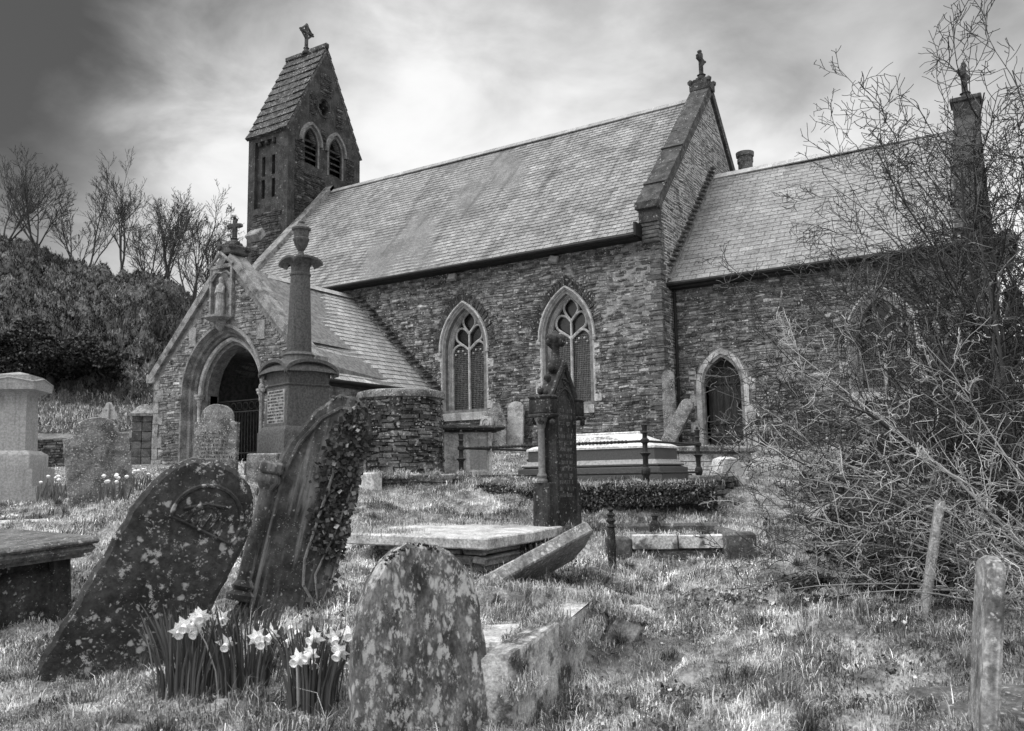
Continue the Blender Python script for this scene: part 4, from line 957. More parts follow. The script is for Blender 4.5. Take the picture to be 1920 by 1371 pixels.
# --- granite pedestal tomb
d = 13.; s_ = d/FPX; o = thing('pedestal_tomb', 'pale granite pedestal monument on three steps with shallow pyramid cap', 'monument', 25, d, 8)
H = hgt(o, 25, 698, d); zz_ = lambda py: hgt(o, 0, py, d)
def sqb(mb, w0, z0, w1, z1, bev=.01):
    mb.lathe([(w0/2, z0), (w1/2, z1)], sq=True)
mb = MB(); sqb(mb, 1.12, -.3, 1.12, zz_(912)); mb.build('lower_step', M_GRANL, o)
mb = MB(); sqb(mb, .86, zz_(912), .86, zz_(880)); mb.build('middle_step', M_GRANL, o)
mb = MB(); mb.lathe([(.355, zz_(880)), (.355, zz_(855)), (.34, zz_(852)), (.29, zz_(848)), (.27, zz_(846))], sq=True); mb.build('upper_step', M_GRANL, o)
mb = MB(); mb.lathe([(.235, zz_(846)), (.212, zz_(745))], sq=True); mb.build('shaft', M_GRANL, o)
mb = MB(); mb.lathe([(.22, zz_(745)), (.235, zz_(741)), (.30, zz_(736)), (.36, zz_(734)), (.365, zz_(722))], sq=True)
for a in range(4):
    T = Matrix.Rotation(a*math.pi/2, 4, 'Z'); mb.T = T; mb.prism([(-.365, zz_(723)), (.365, zz_(723)), (.365, zz_(720)), (0, zz_(711)), (-.365, zz_(720))], .08, 0, -.366)
    mb.T = T
    for s2 in (-1, 1): mb.tube([(s2*.36, -.368, zz_(720)), (0, -.368, zz_(712))], .012, 5)
mb.T = None; mb.lathe([(.29, zz_(722)), (.29, zz_(709))], sq=True); mb.lathe([(.26, zz_(709)), (.26, zz_(706)), (.012, zz_(698))], sq=True); mb.build('cap', M_GRANL, o)
# --- headstones in the middle distance
d = 11.5; o = thing('headstone', 'lichen-spotted headstone with round shouldered head tilting left, among daffodils', 'headstone', 193, d, 30, -7, 0)
h = hgt(o, 190, 782, d); slabmesh(ogee_top(.40, h-.25, h, sh=.2), .11, M_HS, 'slab', o, .01, .004)
mb = MB(); letters(mb, -.28, .28, .3, h-.35, 9, -.056, t=.003); mb.build('inscription', M_HS, o, smooth=False)
d = 13.; o = thing('headstone', 'upright headstone with round shouldered head in front of the porch arch', 'headstone', 402, d, -6, 1.5, 0)
h = hgt(o, 402, 758, d); slabmesh(ogee_top(.345, h-.28, h, sh=.14), .11, M_HS, 'slab', o, .01, .003)
mb = MB(); letters(mb, -.27, .27, .25, h-.42, 10, -.056, t=.003); mb.build('inscription', M_HSD, o, smooth=False)
# --- small block and kerb near the obelisk
d = 12.6; o = thing('stone_block', 'squat lichened stone block below the porch, left of the obelisk', 'block', 500, d, -3)
h = hgt(o, 500, 850, d); mb = MB(); mb.b2((-.24, -.2, -.2), (.24, .2, h), bev=.02, jit=.006); mb.build('block', M_HS, o)
b = gpt(560, 12.2); o = empty('stone_kerb', b, (0, 0, 0), 'long low stone kerb along the terrace in front of the porch', 'kerb')
mb = MB()
for k in range(5): mb.b2((-1.6+k*.62, -.09, -.2), (-1.0+k*.62, .09, .1), bev=.015, jit=.008)
mb.build('kerb_stone', M_SLAB, o)
# --- obelisk column
d = 13.5; o = thing('column_monument', 'tall granite column topped by a covered urn, on a square inscribed pedestal', 'monument', 556, d, -48, .6)
zz_ = lambda py: hgt(o, 0, py, d); w2 = lambda px: px*d/FPX/2
mb = MB(); mb.lathe([(.6, -.3), (.6, zz_(868)), (.52, zz_(862)), (.50, zz_(860))], sq=True); mb.lathe([(.46, zz_(862)), (.46, zz_(812)), (.41, zz_(803)), (.38, zz_(800))], sq=True); mb.build('plinth', M_GRAN, o)
dw = .37
mb = MB(); mb.lathe([(dw+.02, zz_(803)), (dw-.02, zz_(728)), (dw+.005, zz_(725)), (dw-.02, zz_(722)), (dw+.01, zz_(700))], sq=True); die = mb.build('die', M_GRAN, o)
mb = MB(); zt, zb = zz_(683), zz_(703)
for a in range(4):
    mb.T = Matrix.Rotation(a*math.pi/2, 4, 'Z')
    hw = dw+.10; pts = [(hw*math.cos(R(180-x)), zb+(zt-zb)*1.25*math.sin(R(x))) for x in range(0, 181, 12)]
    mb.add([(x, -hw, z) for x, z in pts]+[(x, 0, z+.02) for x, z in pts]+[(x*.95, -hw, z-.05) for x, z in pts]+[(x*.9, -dw+.02, z-.07) for x, z in pts], [(i, i+1, len(pts)+i+1, len(pts)+i) for i in range(len(pts)-1)]+[(2*len(pts)+i, 2*len(pts)+i+1, i+1, i) for i in range(len(pts)-1)]+[(3*len(pts)+i, 3*len(pts)+i+1, 2*len(pts)+i+1, 2*len(pts)+i) for i in range(len(pts)-1)])
mb.T = None; mb.build('gabled_cap', M_GRAN, o, 30)
mb = MB(); mb.lathe([(w2(66), zz_(686)), (w2(66), zz_(681)), (w2(58), zz_(676)), (w2(56), zz_(670)), (w2(60), zz_(667)), (w2(50), zz_(663)), (w2(46), zz_(661)), (w2(47), zz_(659)), (w2(36.5), zz_(520)), (w2(40), zz_(518)), (w2(40), zz_(515)), (w2(35), zz_(513)), (w2(36), zz_(502)), (w2(44), zz_(496)), (w2(60), zz_(492))], 28); mb.build('column_shaft', M_GRAN, o, 30)
mb = MB(); hw = w2(62)
for a in range(4):
    mb.T = Matrix.Rotation(a*math.pi/2, 4, 'Z'); pts = [(hw*math.cos(R(180-x)), zz_(496)+(zz_(485)-zz_(496))*math.sin(R(x))) for x in range(0, 181, 15)]; n = len(pts)
    mb.add([(x, -hw, z) for x, z in pts]+[(x*.1, 0, zz_(484)) for x, z in pts]+[(x, -hw, z-.035) for x, z in pts]+[(x*.6, -hw*.6, z-.1) for x, z in pts], [(i, i+1, n+i+1, n+i) for i in range(n-1)]+[(2*n+i, 2*n+i+1, i+1, i) for i in range(n-1)]+[(3*n+i, 3*n+i+1, 2*n+i+1, 2*n+i) for i in range(n-1)])
mb.T = None; mb.build('capital', M_GRAN, o, 30)
mb = MB(); mb.lathe([(w2(24), zz_(486)), (w2(24), zz_(483)), (w2(14), zz_(479)), (w2(10), zz_(473)), (w2(16), zz_(468)), (w2(25), zz_(461)), (w2(28), zz_(454)), (w2(31), zz_(452)), (w2(31), zz_(449)), (w2(27), zz_(447)), (w2(30), zz_(435)), (w2(36), zz_(433)), (w2(37), zz_(430)), (w2(30), zz_(427)), (w2(14), zz_(423)), (w2(11), zz_(421)), (w2(13), zz_(418)), (w2(8), zz_(415)), (.004, zz_(413.5))], 24); mb.build('urn', M_GRAN, o, 35)
mb = MB(); mb.b2((-.29, -dw-.016, zz_(796)), (.29, -dw+.03, zz_(734)), bev=.006, jit=.003); plq = mb.build('tablet', mat('lichened_tablet', .22, .36, 12, 6, .3, 40), die)
mb = MB(); letters(mb, -.27, .27, zz_(795), zz_(735), 10, -dw-.016, t=.004, fill=.97)
mb.build('inscription', M_GOTH, die, smooth=False)
# --- stone drum
d = 13.; s_ = d/FPX; o = thing('stone_drum', 'round rubble-built enclosure under a thick flat rounded coping', 'enclosure', 752, d, 0)
h = hgt(o, 752, 735, d); rr = 150*s_/2
mb = MB(); mb.lathe([(rr, -.3), (rr*.97, h-.12)], 40); z = -.2
while z < h-.14:
    hh = random.uniform(.028, .07); a = random.random(); a1 = a+2*math.pi
    while a < a1:
        l = random.uniform(.07, .30)/rr; o_ = random.uniform(.0, .05); r0 = rr-.02*(z/h)
        c = a+l/2; mb.box(((r0)*math.cos(c), (r0)*math.sin(c), z+hh/2+.012*math.sin(c*5)+.008*math.sin(c*13)), (.06+o_, l*rr-.010, hh-.008), Euler((random.uniform(-.06, .06), 0, c)), random.uniform(.25, 1.15), .011); a += l
    z += hh
mb.build('rubble_body', M_RUB, o, 25)
mb = MB(); mb.lathe([(rr+.02, h-.13), (rr+.06, h-.12), (rr+.07, h-.06), (rr+.05, h-.02), (rr-.02, h)], 44); mb.build('coping', M_HS, o, 40)
o = thing('grave_slab', 'narrow pale upright slab standing against the left of the round enclosure', 'headstone', 668, 12.4, 62, 2); h = hgt(o, 668, 760, 12.4)
slabmesh(round_top(.2, .2, h-.12, h), .09, M_HSP, 'slab', o)
# --- chest tomb left of the railings
d = 13.6; o = thing('chest_tomb', 'small chest tomb with an overhanging dark moulded lid beside the round enclosure', 'tomb', 872, d, 10)
h = hgt(o, 872, 801, d)
mb = MB(); mb.b2((-.37, -.3, -.3), (.37, .5, h-.07), bev=.01); mb.b2((.02, -.335, -.2), (.34, -.3, .12), bev=.01)
for x in (-.37, .0, .36): mb.b2((x-.03, -.33, -.3), (x+.03, -.28, h-.08), bev=.006)
mb.build('chest', M_ASH, o); mb = MB(); mb.b2((.05, -.306, .15), (.31, -.299, h-.2)); mb.build('side_panel', M_GRANL, o)
mb = MB(); mb.b2((-.56, -.46, h-.07), (.60, .6, h), bev=.03); mb.b2((-.46, -.38, h-.10), (.46, .54, h-.065), bev=.01); mb.build('lid', M_GOTH, o)
# --- headstones leaning on the nave wall
for px, w_, zt_, a, lab, tl, Y, mt in ((930, .60, 754, -20, 'weathered flaking headstone leaning on the nave wall between the windows', -2, -.75, M_HS), (966, .46, 752, -25, 'pale narrow headstone behind the flaking one against the nave wall', 0, -.35, M_HSP)):
    p = onY(px, 846, Y); p.z = gz(p.x, p.y); o = empty('headstone', p, (R(-5), R(tl), R(YAW+a)), lab, 'headstone')
    h = onY(px, zt_, Y).z-p.z
    ol = round_top(w_/2, w_/2, h-.18, h) if mt is M_HSP else [(-w_/2, -.3), (w_/2, -.3), (w_/2+.01, h*.6), (w_*.34, h*.82), (w_*.22, h-.03), (.02, h), (-.05, h-.02), (-w_*.16, h-.14), (-w_*.3, h-.17), (-w_*.44, h-.24), (-w_/2, h-.3)]
    slabmesh(ol, .09, mt, 'slab', o, .01, .005)
p = onY(908, 842, -.9); p.z = gz(p.x, p.y); o = empty('carved_fragment', p, (R(-4), R(4), R(YAW-30)), 'small carved scrolled stone fragment under the left nave window', 'stone')
h = onY(908, 780, -.9).z-p.z; slabmesh(round_top(.2, .19, h-.2, h), .12, M_HSP, 'slab', o)
mb = MB(); mb.tube([(.11*math.cos(R(a)), -.07, h-.2+.13*math.sin(R(a))) for a in range(0, 361, 30)], .02, 6); mb.tube([(-.05, -.07, h-.28), (.0, -.08, h-.15), (.05, -.07, h-.28)], .02, 6); mb.build('scroll_carving', M_HSP, o, 60)

# --- gothic headstone
d = 9.; o = thing('gothic_headstone', 'tall blackened gothic headstone with steep gable, side columns and carved finial', 'headstone', 1046, d, 56, .5, 0)
zz_ = lambda py: hgt(o, 0, py, d)
hw = .255
mb = MB(); mb.prism([(-hw-.09, -.4), (hw+.09, -.4), (hw+.08, zz_(925)), (hw+.06, zz_(905)), (-hw-.06, zz_(905)), (-hw-.08, zz_(925))], .20, .015, -.09, .006); mb.build('base_block', M_GOTH, o)
mb = MB(); mb.prism(dens([(-hw+.03, -.3), (hw-.03, -.3), (hw-.03, zz_(772)), (hw+.02, zz_(770)), (hw+.06, zz_(762)), (.0, zz_(683)), (-hw-.06, zz_(762)), (-hw-.02, zz_(770)), (-hw+.03, zz_(772))], .05), .18, .01, -.10, .003); mb.build('slab', M_GOTH, o)
mb = MB(); ar = arch_pts(.20, zz_(775), .26, 0, zz_(960), 14); mb.tube([(x, -.10, z) for x, z in ar], .017, 6); ar = arch_pts(.165, zz_(775), .22, 0, zz_(960), 14); mb.tube([(x, -.10, z) for x, z in ar], .009, 5)
for s_ in (-1, 1):
    mb.tube([(s_*(hw+.08), -.09, zz_(765)), (0, -.10, zz_(680))], .026, 6); mb.tube([(s_*(hw+.02), -.105, zz_(765)), (0, -.11, zz_(690))], .01, 5)
for _ in range(14): mb.lathe([(.004, -.02), (.02, 0), (.004, .02)], 6, (random.uniform(-.07, .07), -.10, zz_(722)+random.uniform(-.06, .07)))
mb.build('arch_moulding', M_GOTH, o, 50)
for s_ in (-1, 1):
    mb = MB(); cx_ = s_*(hw+.03)
    for yy in (.02,): mb.lathe([(.055, zz_(905)), (.06, zz_(901)), (.045, zz_(897)), (.055, zz_(892)), (.036, zz_(886)), (.036, zz_(806)), (.045, zz_(804)), (.05, zz_(796)), (.07, zz_(789)), (.075, zz_(785))], 12, (cx_, yy, 0))
    mb.build('colonnette', mat('pink_granite', .12, .2, 40, 4, .1, 60, rough=.6), o, 35)
    mb = MB(); mb.b2((cx_-.085, -.155, zz_(786)), (cx_+.085, .14, zz_(779)), bev=.012); mb.b2((cx_-.07, -.14, zz_(779)), (cx_+.07, .13, zz_(752)), bev=.01); mb.b2((cx_-.085, -.155, zz_(752)), (cx_+.085, .14, zz_(745)), bev=.02)
    for _ in range(14): mb.lathe([(.004, -.03), (.026, -.01), (.026, .012), (.004, .03)], 6, (cx_+random.uniform(-.06, .06), random.choice((-.15, .0, .12))+random.uniform(-.01, .01), zz_(791)+random.uniform(-.03, .02)))
    mb.build('pinnacle_block', M_GOTH, o, 50)
    for k in range(3):
        mb = MB(); t = (k+.6)/3.3; x = s_*(hw+.08)*(1-t); z = zz_(762)+(zz_(683)-zz_(762))*t
        for _ in range(4): mb.lathe([(.004, -.035), (.03, -.01), (.03, .015), (.004, .04)], 6, (x+s_*.03+random.uniform(-.015, .015), random.uniform(-.05, .03), z+.05+random.uniform(-.02, .02)))
        mb.build('crocket', M_GOTH, o, 60)
mb = MB(); mb.lathe([(.09, zz_(700)), (.085, zz_(678)), (.06, zz_(672)), (.045, zz_(668)), (.04, zz_(655)), (.055, zz_(650)), (.08, zz_(640)), (.09, zz_(632)), (.05, zz_(627)), (.035, zz_(623)), (.005, zz_(619))], 10, (0, 0, 0))
for k in range(22): a = random.uniform(0, 6.28); mb.lathe([(.004, -.045), (.034, -.015), (.036, .015), (.004, .045)], 6, (.075*math.cos(a), .075*math.sin(a), zz_(640)+random.uniform(-.035, .05)))
mb.build('finial', M_GOTH, o, 60)
mb = MB(); letters(mb, -.14, .14, zz_(935), zz_(765), 14, -.100, t=.005, fill=.95); mb.build('inscription', mat('worn_letters', .10, .22, 30, 4, 0), o, smooth=False)

# --- railed granite tomb
fr_ = at(1244, 906, 11.9); gzb = min(gz(fr_.x, fr_.y), at(1244, 906, 11.9).z)+.02
o = empty('granite_tomb', (fr_.x-1.25, fr_.y+.65, gzb), (0, 0, 0), 'stepped dark granite tomb topped by a sloping white inscribed marble slab', 'tomb')
zz_ = lambda py: at(1230, py, 12.0).z-gzb
Ls, Ws = 1.22, .62
def stepb(mb, i, z0, z1, i2=None):
    a, c = Ls-i, Ws-i; i2 = i if i2 is None else i2; a2, c2 = Ls-i2, Ws-i2
    mb.add([(-a, -c, z0), (a, -c, z0), (a, c, z0), (-a, c, z0), (-a2, -c2, z1), (a2, -c2, z1), (a2, c2, z1), (-a2, c2, z1)], [(3, 2, 1, 0), (4, 5, 6, 7), (0, 1, 5, 4), (1, 2, 6, 5), (2, 3, 7, 6), (3, 0, 4, 7)])
mb = MB(); stepb(mb, 0, -.2, zz_(890)); mb.build('lower_step', M_GRAND, o)
mb = MB(); stepb(mb, .05, zz_(890), zz_(876)); stepb(mb, .07, zz_(876), zz_(872), .13); stepb(mb, .09, zz_(872), zz_(869)); mb.build('middle_step', M_GRAND, o)
mb = MB(); stepb(mb, .10, zz_(869), zz_(860), .17); mb.build('moulded_ledge', M_GRANL, o)
mb = MB(); stepb(mb, .17, zz_(860), zz_(838)); mb.build('upper_block', M_GRAND, o)
mb = MB(); z0, z1, z2 = zz_(838), zz_(834), zz_(807); a, c, i_ = Ls-.15, Ws-.15, .42
stepb(mb, .15, z0, z1)
mb.add([(-a, -c, z1), (a, -c, z1), (a, c, z1), (-a, c, z1), (-a+i_, -.03, z2), (a-i_, -.03, z2), (a-i_, .03, z2), (-a+i_, .03, z2)], [(4, 5, 6, 7), (0, 1, 5, 4), (1, 2, 6, 5), (2, 3, 7, 6), (3, 0, 4, 7)])
mb.tube([(-a+i_, 0, z2+.015), (a-i_, 0, z2+.015)], .02, 6); wsl = mb.build('white_slab', M_WHITE, o, 20)
# lettering in lead on the slope facing the yard (only the words that can be read, the rest as worn strokes)
sv = Vector((0, c-.03, z2-z1)); sl3 = sv.length; ang_s = math.atan2(z2-z1, c-.03)
lt = MB(); lt.T = Matrix.Translation((0, -c, z1)) @ Matrix.Rotation(ang_s-math.pi/2, 4, 'X') @ Matrix.Translation((0, 0, 0))
for r_ in range(7):
    z_ = sl3*(.80-.105*r_); xx0 = -.45+.0*r_; xx1 = (.25, .62, .38, -.1, .2, -.15, .3)[r_]
    if r_ in (0, 1): xx1 = -.05
    letters(lt, xx0, xx1, z_-.02, z_+.02, 1, -.002, h=.03, t=.002, fill=1)
lt.T = lt.T; lt.build('inscription', mat('lead_letters', .12, .2, 20, 2, 0), wsl, smooth=False)
def text(body, size, m, parent, M, name='lettering', ext=.002, align='LEFT'):
    cu = bpy.data.curves.new(name, 'FONT'); cu.body = body; cu.size = size; cu.extrude = ext; cu.align_x = align
    t = bpy.data.objects.new(name, cu); COL.objects.link(t); dg = bpy.context.evaluated_depsgraph_get(); dg.update()
    me = bpy.data.meshes.new_from_object(t.evaluated_get(dg)); bpy.data.objects.remove(t); me.materials.clear(); me.materials.append(m); me.transform(M)
    ob = bpy.data.objects.new(name, me); COL.objects.link(ob); ob.parent = parent; return ob
for r_, s_t, x_ in ((0, 'MEMORY OF', -.04), (1, 'IN THIS PARISH', .0)):
    z_ = sl3*(.80-.105*r_); p = Vector((x_, -c, z1))+sv.normalized()*(z_-.016)
    text(s_t, .042, MATS['lead_letters'], wsl, Matrix.Translation(p+Vector((0, -.003, .003))) @ Matrix.Rotation(ang_s, 4, 'X'))
# railings round it
ro = empty('iron_railing', (0, 0, 0), (0, 0, 0), 'iron grave railing of ornate posts and twisted rails round the granite tomb', 'railing')
c1 = Vector((fr_.x+.22, fr_.y-.32, 0)); c1 = at(1212, 905, 11.15); c1.z = 0
c3 = Vector((c1.x, c1.y+2.05, 0)); c2 = Vector((c1.x-2.95, c1.y, 0)); c4 = Vector((c2.x, c3.y, 0))
ro.location = (c1.x, c1.y, gz(c1.x, c1.y)); zt_ = at(1212, 787, 11.15).z-ro.location.z
for c_ in (c1, c2, c3, c4):
    q = c_-Vector((ro.location.x, ro.location.y, 0)); mb = MB(); hh = zt_
    mb.lathe([(.045, -.4), (.042, hh*.28), (.055, hh*.30), (.06, hh*.34), (.055, hh*.38), (.036, hh*.40), (.036, hh*.53), (.05, hh*.55), (.075, hh*.575), (.04, hh*.59), (.034, hh*.60), (.034, hh*.70), (.055, hh*.71), (.055, hh*.75), (.032, hh*.77), (.03, hh*.82), (.044, hh*.84), (.03, hh*.86), (.04, hh*.93), (.045, hh*.94), (.02, hh*.96), (.022, hh*.98), (.004, hh)], 12, (q.x, q.y, 0))
    mb.build('post', M_BLACK, ro, 40)
def rail(a, b_, z, tw=0):
    a = a-Vector((ro.location.x, ro.location.y, -z)); b_ = b_-Vector((ro.location.x, ro.location.y, -z)); mb = MB(); mb.tube([a, b_], .017, 8)
    if tw:
        n = 160; d_ = (b_-a).normalized(); u = d_.orthogonal().normalized(); v = d_.cross(u)
        for ph in (0, math.pi): mb.tube([a.lerp(b_, .08+.84*i/n)+(u*math.cos(i*.9+ph)+v*math.sin(i*.9+ph))*.014 for i in range(n+1)], .011, 5)
    mb.build('rail', M_BLACK, ro, 60)
for a, b_ in ((c2, c1), (c1, c3), (c4, c3), (c2, c4)): rail(a, b_, zt_*.32); rail(a, b_, zt_*.73, a is c2 and b_ is c1)
# --- tomb with the white brick side, and the block by it
d = 14.2; o = thing('brick_tomb', 'low brick tomb with flaking whitewash under a speckled stone ledger', 'tomb', 1322, d, -8, 1.5); h = hgt(o, 1322, 838, d)
mb = MB(); mb.b2((-.80, -.5, h-.10), (.80, .6, h), bev=.02, jit=.008); mb.build('ledger', M_HS, o)
mb = MB()
for r_ in range(5):
    x = -.72+(.12 if r_ % 2 else 0); z = h-.12-.135*(r_+1)
    while x < .7: mb.b2((x, -.42-random.uniform(0, .006), z+.005), (min(x+.27, .72), -.2, z+.13), g=random.uniform(.75, 1.1), bev=.006); x += .275
mb.b2((-.70, -.38, -.3), (.70, .5, h-.1)); mb.build('brick_side', M_MOSSW, o)
d = 12.3; o = thing('stone_block', 'rough gable-topped pale stone at the terrace corner by the brick tomb', 'block', 1364, d, 20); h = hgt(o, 1364, 855, d)
mb = MB(); mb.prism([(-.21, -.3), (.22, -.3), (.22, h*.6), (.10, h*.92), (-.03, h), (-.16, h*.9), (-.21, h*.5)], .3, .03, -.15, .008); mb.build('block', M_SLAB, o)
# --- slabs by the chancel corner and door
def wallstone(name, lab, px0_, py0_, px1_, py1_, Y, w_, th, a, mt, lean=0):
    p = onY(px0_, py0_, Y); p.z = gz(p.x, p.y); q = onY(px1_, py1_, Y); v = q-p; L_ = math.hypot(v.x, v.z); tl = math.degrees(math.atan2(v.x, v.z))
    o = empty(name, p, (R(lean), R(tl), R(a)), lab, 'headstone'); slabmesh(round_top(w_/2, w_/2*.9, L_-.16, L_), th, mt, 'slab', o, .01, .006); return o
wallstone('headstone', 'narrow dark headstone upright in the corner between nave and chancel', 1258, 800, 1252, 694, -.05, .34, .1, 14, M_HS)
wallstone('headstone', 'broken slab leaning steeply to the right beside the priest door', 1246, 834, 1290, 748, -1.2, .34, .16, 8, M_HS, -6)
wallstone('headstone', 'small pale headstone at the right foot of the priest door', 1411, 836, 1411, 796, YC-.35, .42, .1, 5, M_HSP)
p = onY(1465, 850, -.3); ro2 = empty('iron_railing', (p.x, p.y, gz(p.x, p.y)), (0, 0, R(4)), 'low row of thin iron bars against the chancel wall behind the bush', 'railing')
for k in range(2): mb = MB(); mb.b2((-.5, -.012, .2+.42*k), (1.6, .012, .225+.42*k)); mb.build('rail', M_BLACK, ro2)
for k in range(20): mb = MB(); mb.tube([(-.48+k*.11, 0, -.1), (-.48+k*.11, 0, .66), (-.48+k*.11, 0, .74)], [.012, .012, .002], 5); mb.build('bar', M_BLACK, ro2)

# --- ivy grown terrace wall
def wallrun(name, lab, A, B, top, thick, mt, cat='wall', tone=(.4, 1.2), zb=-.5, rows=(.06, .12)):
    A, B = Vector(A), Vector(B); dv = B-A; L_ = math.hypot(dv.x, dv.y); ang = math.atan2(dv.y, dv.x)
    o = empty(name, A, (0, 0, ang), lab, cat)
    mb = MB(); mb.b2((0, .03, zb), (L_, thick-.03, top-.04)); rubble(mb, lambda u, v, q: (u, .03-q, v), 0, L_, zb, top, rows=rows, lens=(.15, .5), tone=tone, prot=(.01, .07), gap=.014, jit=.012)
    x = 0
    while x < L_: l = random.uniform(.2, .5); mb.b2((x, -.02, top-.05), (min(x+l-.01, L_), thick, top+random.uniform(-.01, .03)), g=random.uniform(*tone), jit=.012, bev=.012); x += l
    mb.build('rubble_stone', mt, o, 25); return o, L_
def gp3(px, d): return gpt(px, d)
A = at(905, 905, 11.35); B = at(1335, 897, 10.7); zg = gz(A.x, A.y); zt_ = at(1100, 903, 11.0).z-.10
wl, WL = wallrun('retaining_wall', 'low terrace retaining wall smothered in dark ivy below the railed tomb', (A.x, A.y, zg), (B.x, B.y, zg), zt_-zg, .35, M_RUB)
rng = np.random.default_rng(8); HN = 42000; n = HN
U = rng.uniform(-.05, WL+.05, n); topz = zt_-zg
k_ = rng.random(n) < .68
Yl = np.where(k_, -.10-abs(rng.normal(size=n))*.045-.05*vnoise(U*6, rng.random(n)*3), rng.uniform(-.12, .3, n)); Zl = np.where(k_, rng.uniform(-.35, topz+.04, n), topz+.01+abs(rng.normal(size=n))*.015+.05*vnoise(U*4, U*0+3))
keep = ~(k_ & (Zl < -.15-.2*vnoise(U*3+5, U*0))); 
V, F = leaf_quads(np.stack([U, Yl, Zl], -1)[keep], np.where(k_[keep][:, None], [[0, -1., .5]], [[0, -.2, 1.]]), .024, rng, .8)
np_mesh('ivy', V, F, rng.choice([.02, .035, .06, .14, .3], len(F), p=[.32, .30, .22, .11, .05]), M_LEAF, wl)['kind'] = 'stuff'
A = at(1335, 897, 10.7); B = at(1392, 872, 12.6); zg = gz(B.x, B.y)-.25
wallrun('retaining_wall', 'short dark return of the terrace wall at its right corner', (A.x, A.y, zg), (B.x, B.y, zg), at(1365, 895, 11.6).z-zg, .3, M_RUBG, tone=(.5, 1.5))
A = at(648, 893, 11.7); B = at(868, 893, 11.7); zg = gz(A.x, A.y)-.15
wallrun('stone_kerb', 'rough stone kerb edging the grass below the round enclosure', (A.x, A.y, zg), (B.x, B.y, zg), at(750, 893, 11.7).z-zg, .3, M_HS, 'kerb', tone=(.8, 1.2), rows=(.1, .2))

# --- vault with broken stonework
p = at(910, 1012, 7.35); zg = gz(p.x, p.y)
o = empty('vault_slab', (p.x, p.y, zg), (R(.5), R(1.0), R(3)), 'large flat ledger slab over collapsing dry stonework', 'tomb'); zt = p.z-zg+.01; p_vault = zt
mb = MB(); mb.prism(dens([(-1.55, -.06), (.02, 0), (.04, .9), (0, 1.55), (-1.6, 1.5)], .2), .10, .012, 0, .006)
mb.v = [(x, z, -y+zt) for x, y, z in mb.v]; mb.build('ledger', M_SLAB, o)
mb = MB(); z = zt-.10
for k in range(5):
    hh = random.uniform(.05, .10); x = -1.2
    while x < -.05-.05*k: l = random.uniform(.25, .5); mb.b2((x, .02+.02*k+random.uniform(0, .08), z-hh+.008), (min(x+l, -.03), .7, z-.004), g=random.uniform(.7, 1.3), jit=.014, bev=.012); x += l+.015
    z -= hh
z = zt-.10
for k in range(4):
    hh = .11; y = .3
    while y < 1.45: l = random.uniform(.2, .4); mb.b2((-.6, y, z-hh+.008), (-.10-random.uniform(0, .06), min(y+l, 1.5), z-.004), g=random.uniform(.5, 1.1), jit=.014, bev=.012); y += l+.015
    z -= hh
mb.build('dry_stonework', mat('vault_stone', .10, .22, 4, 6, .5, 14, lichen=.15, lscale=25, lval=.4, attr=True), o, 25)
# --- tipped slab
p = at(893, 1100, 6.35); q = at(1096, 990, 6.95); v = q-p; L_ = v.length+.04
o = empty('fallen_slab', p, (0, 0, 0), 'long thick stone slab tipped up at one end in front of the gothic headstone', 'slab')
X_ = v.normalized(); Yv = (Vector((fx_, fy_, -.42))-X_*X_.dot(Vector((fx_, fy_, -.42)))).normalized(); Z_ = X_.cross(Yv)
o.rotation_euler = Matrix((X_, Yv, Z_)).transposed().to_euler()
mb = MB(); mb.prism(dens([(-.2, 0), (L_, .0), (L_+.03, .03), (L_+.07, .3), (L_+.02, .52), (-.2, .55)], .1), .105, .012, -.05, .007)
mb.v = [(x, z, -y) for x, y, z in mb.v]; mb.build('slab', mat('tipped_slab_stone', .13, .30, 5, 8, .5, 16, lichen=.36, lscale=20, lval=.6), o, 30)
# --- short ornate posts
for px, d, y0_, lab in ((1143, 7.6, 950, 'short rusted ornate iron post left of the white kerb'), (1225, 9.2, 962, 'stub of a small iron post in the grass beyond the white kerb')):
    o = thing('iron_post', lab, 'post', px, d); h = hgt(o, px, y0_, d); mb = MB()
    if px == 1143: mb.lathe([(.037, -.2), (.037, h*.35), (.045, h*.4), (.037, h*.46), (.035, h*.62), (.028, h*.67), (.042, h*.70), (.022, h*.74), (.045, h*.79), (.02, h*.83), (.04, h*.88), (.015, h*.92), (.03, h*.96), (.004, h)], 10)
    else: mb.lathe([(.06, -.2), (.06, h*.5), (.045, h*.6), (.025, h*.68), (.03, h*.8), (.045, h*.88), (.02, h)], 10)
    mb.build('post', mat('rusty_iron', .015, .05, 25, 6, .6, 60, lichen=.25, lscale=60, lval=.3), o, 45)
# --- white kerb grave
p = at(1185, 1004, 7.9); zg = gz(p.x, p.y); zt = p.z-zg
o = empty('grave_kerb', (p.x, p.y, zg), (0, 0, R(29)), 'grave plot with a white painted front kerb and mossy ends', 'grave')
mw = mat('white_kerb_paint', .5, .72, 6, 6, .3, 20, dark=.75, dscale=6)
mb = MB(); mb.b2((0, 0, zt-.13), (.42, .12, zt), bev=.01, jit=.004); mb.build('white_kerb', mw, o)
mb = MB(); mb.b2((.43, .005, zt-.13), (.84, .12, zt-.005), bev=.01, jit=.004); mb.build('white_kerb', mw, o)
for lo, hi in (((-.24, 0, -.3), (0, .14, zt-.01)), ((.84, -.02, -.3), (1.14, .2, zt+.01)), ((-.05, .05, -.3), (1.1, .16, zt-.13)), ((1.0, .19, -.3), (1.14, 1.4, zt-.02)), ((-.1, 1.4, -.3), (1.1, 1.54, zt+.02))):
    mb = MB(); mb.b2(lo, hi, bev=.025, jit=.01); mb.build('mossy_kerb', M_SLABD, o)
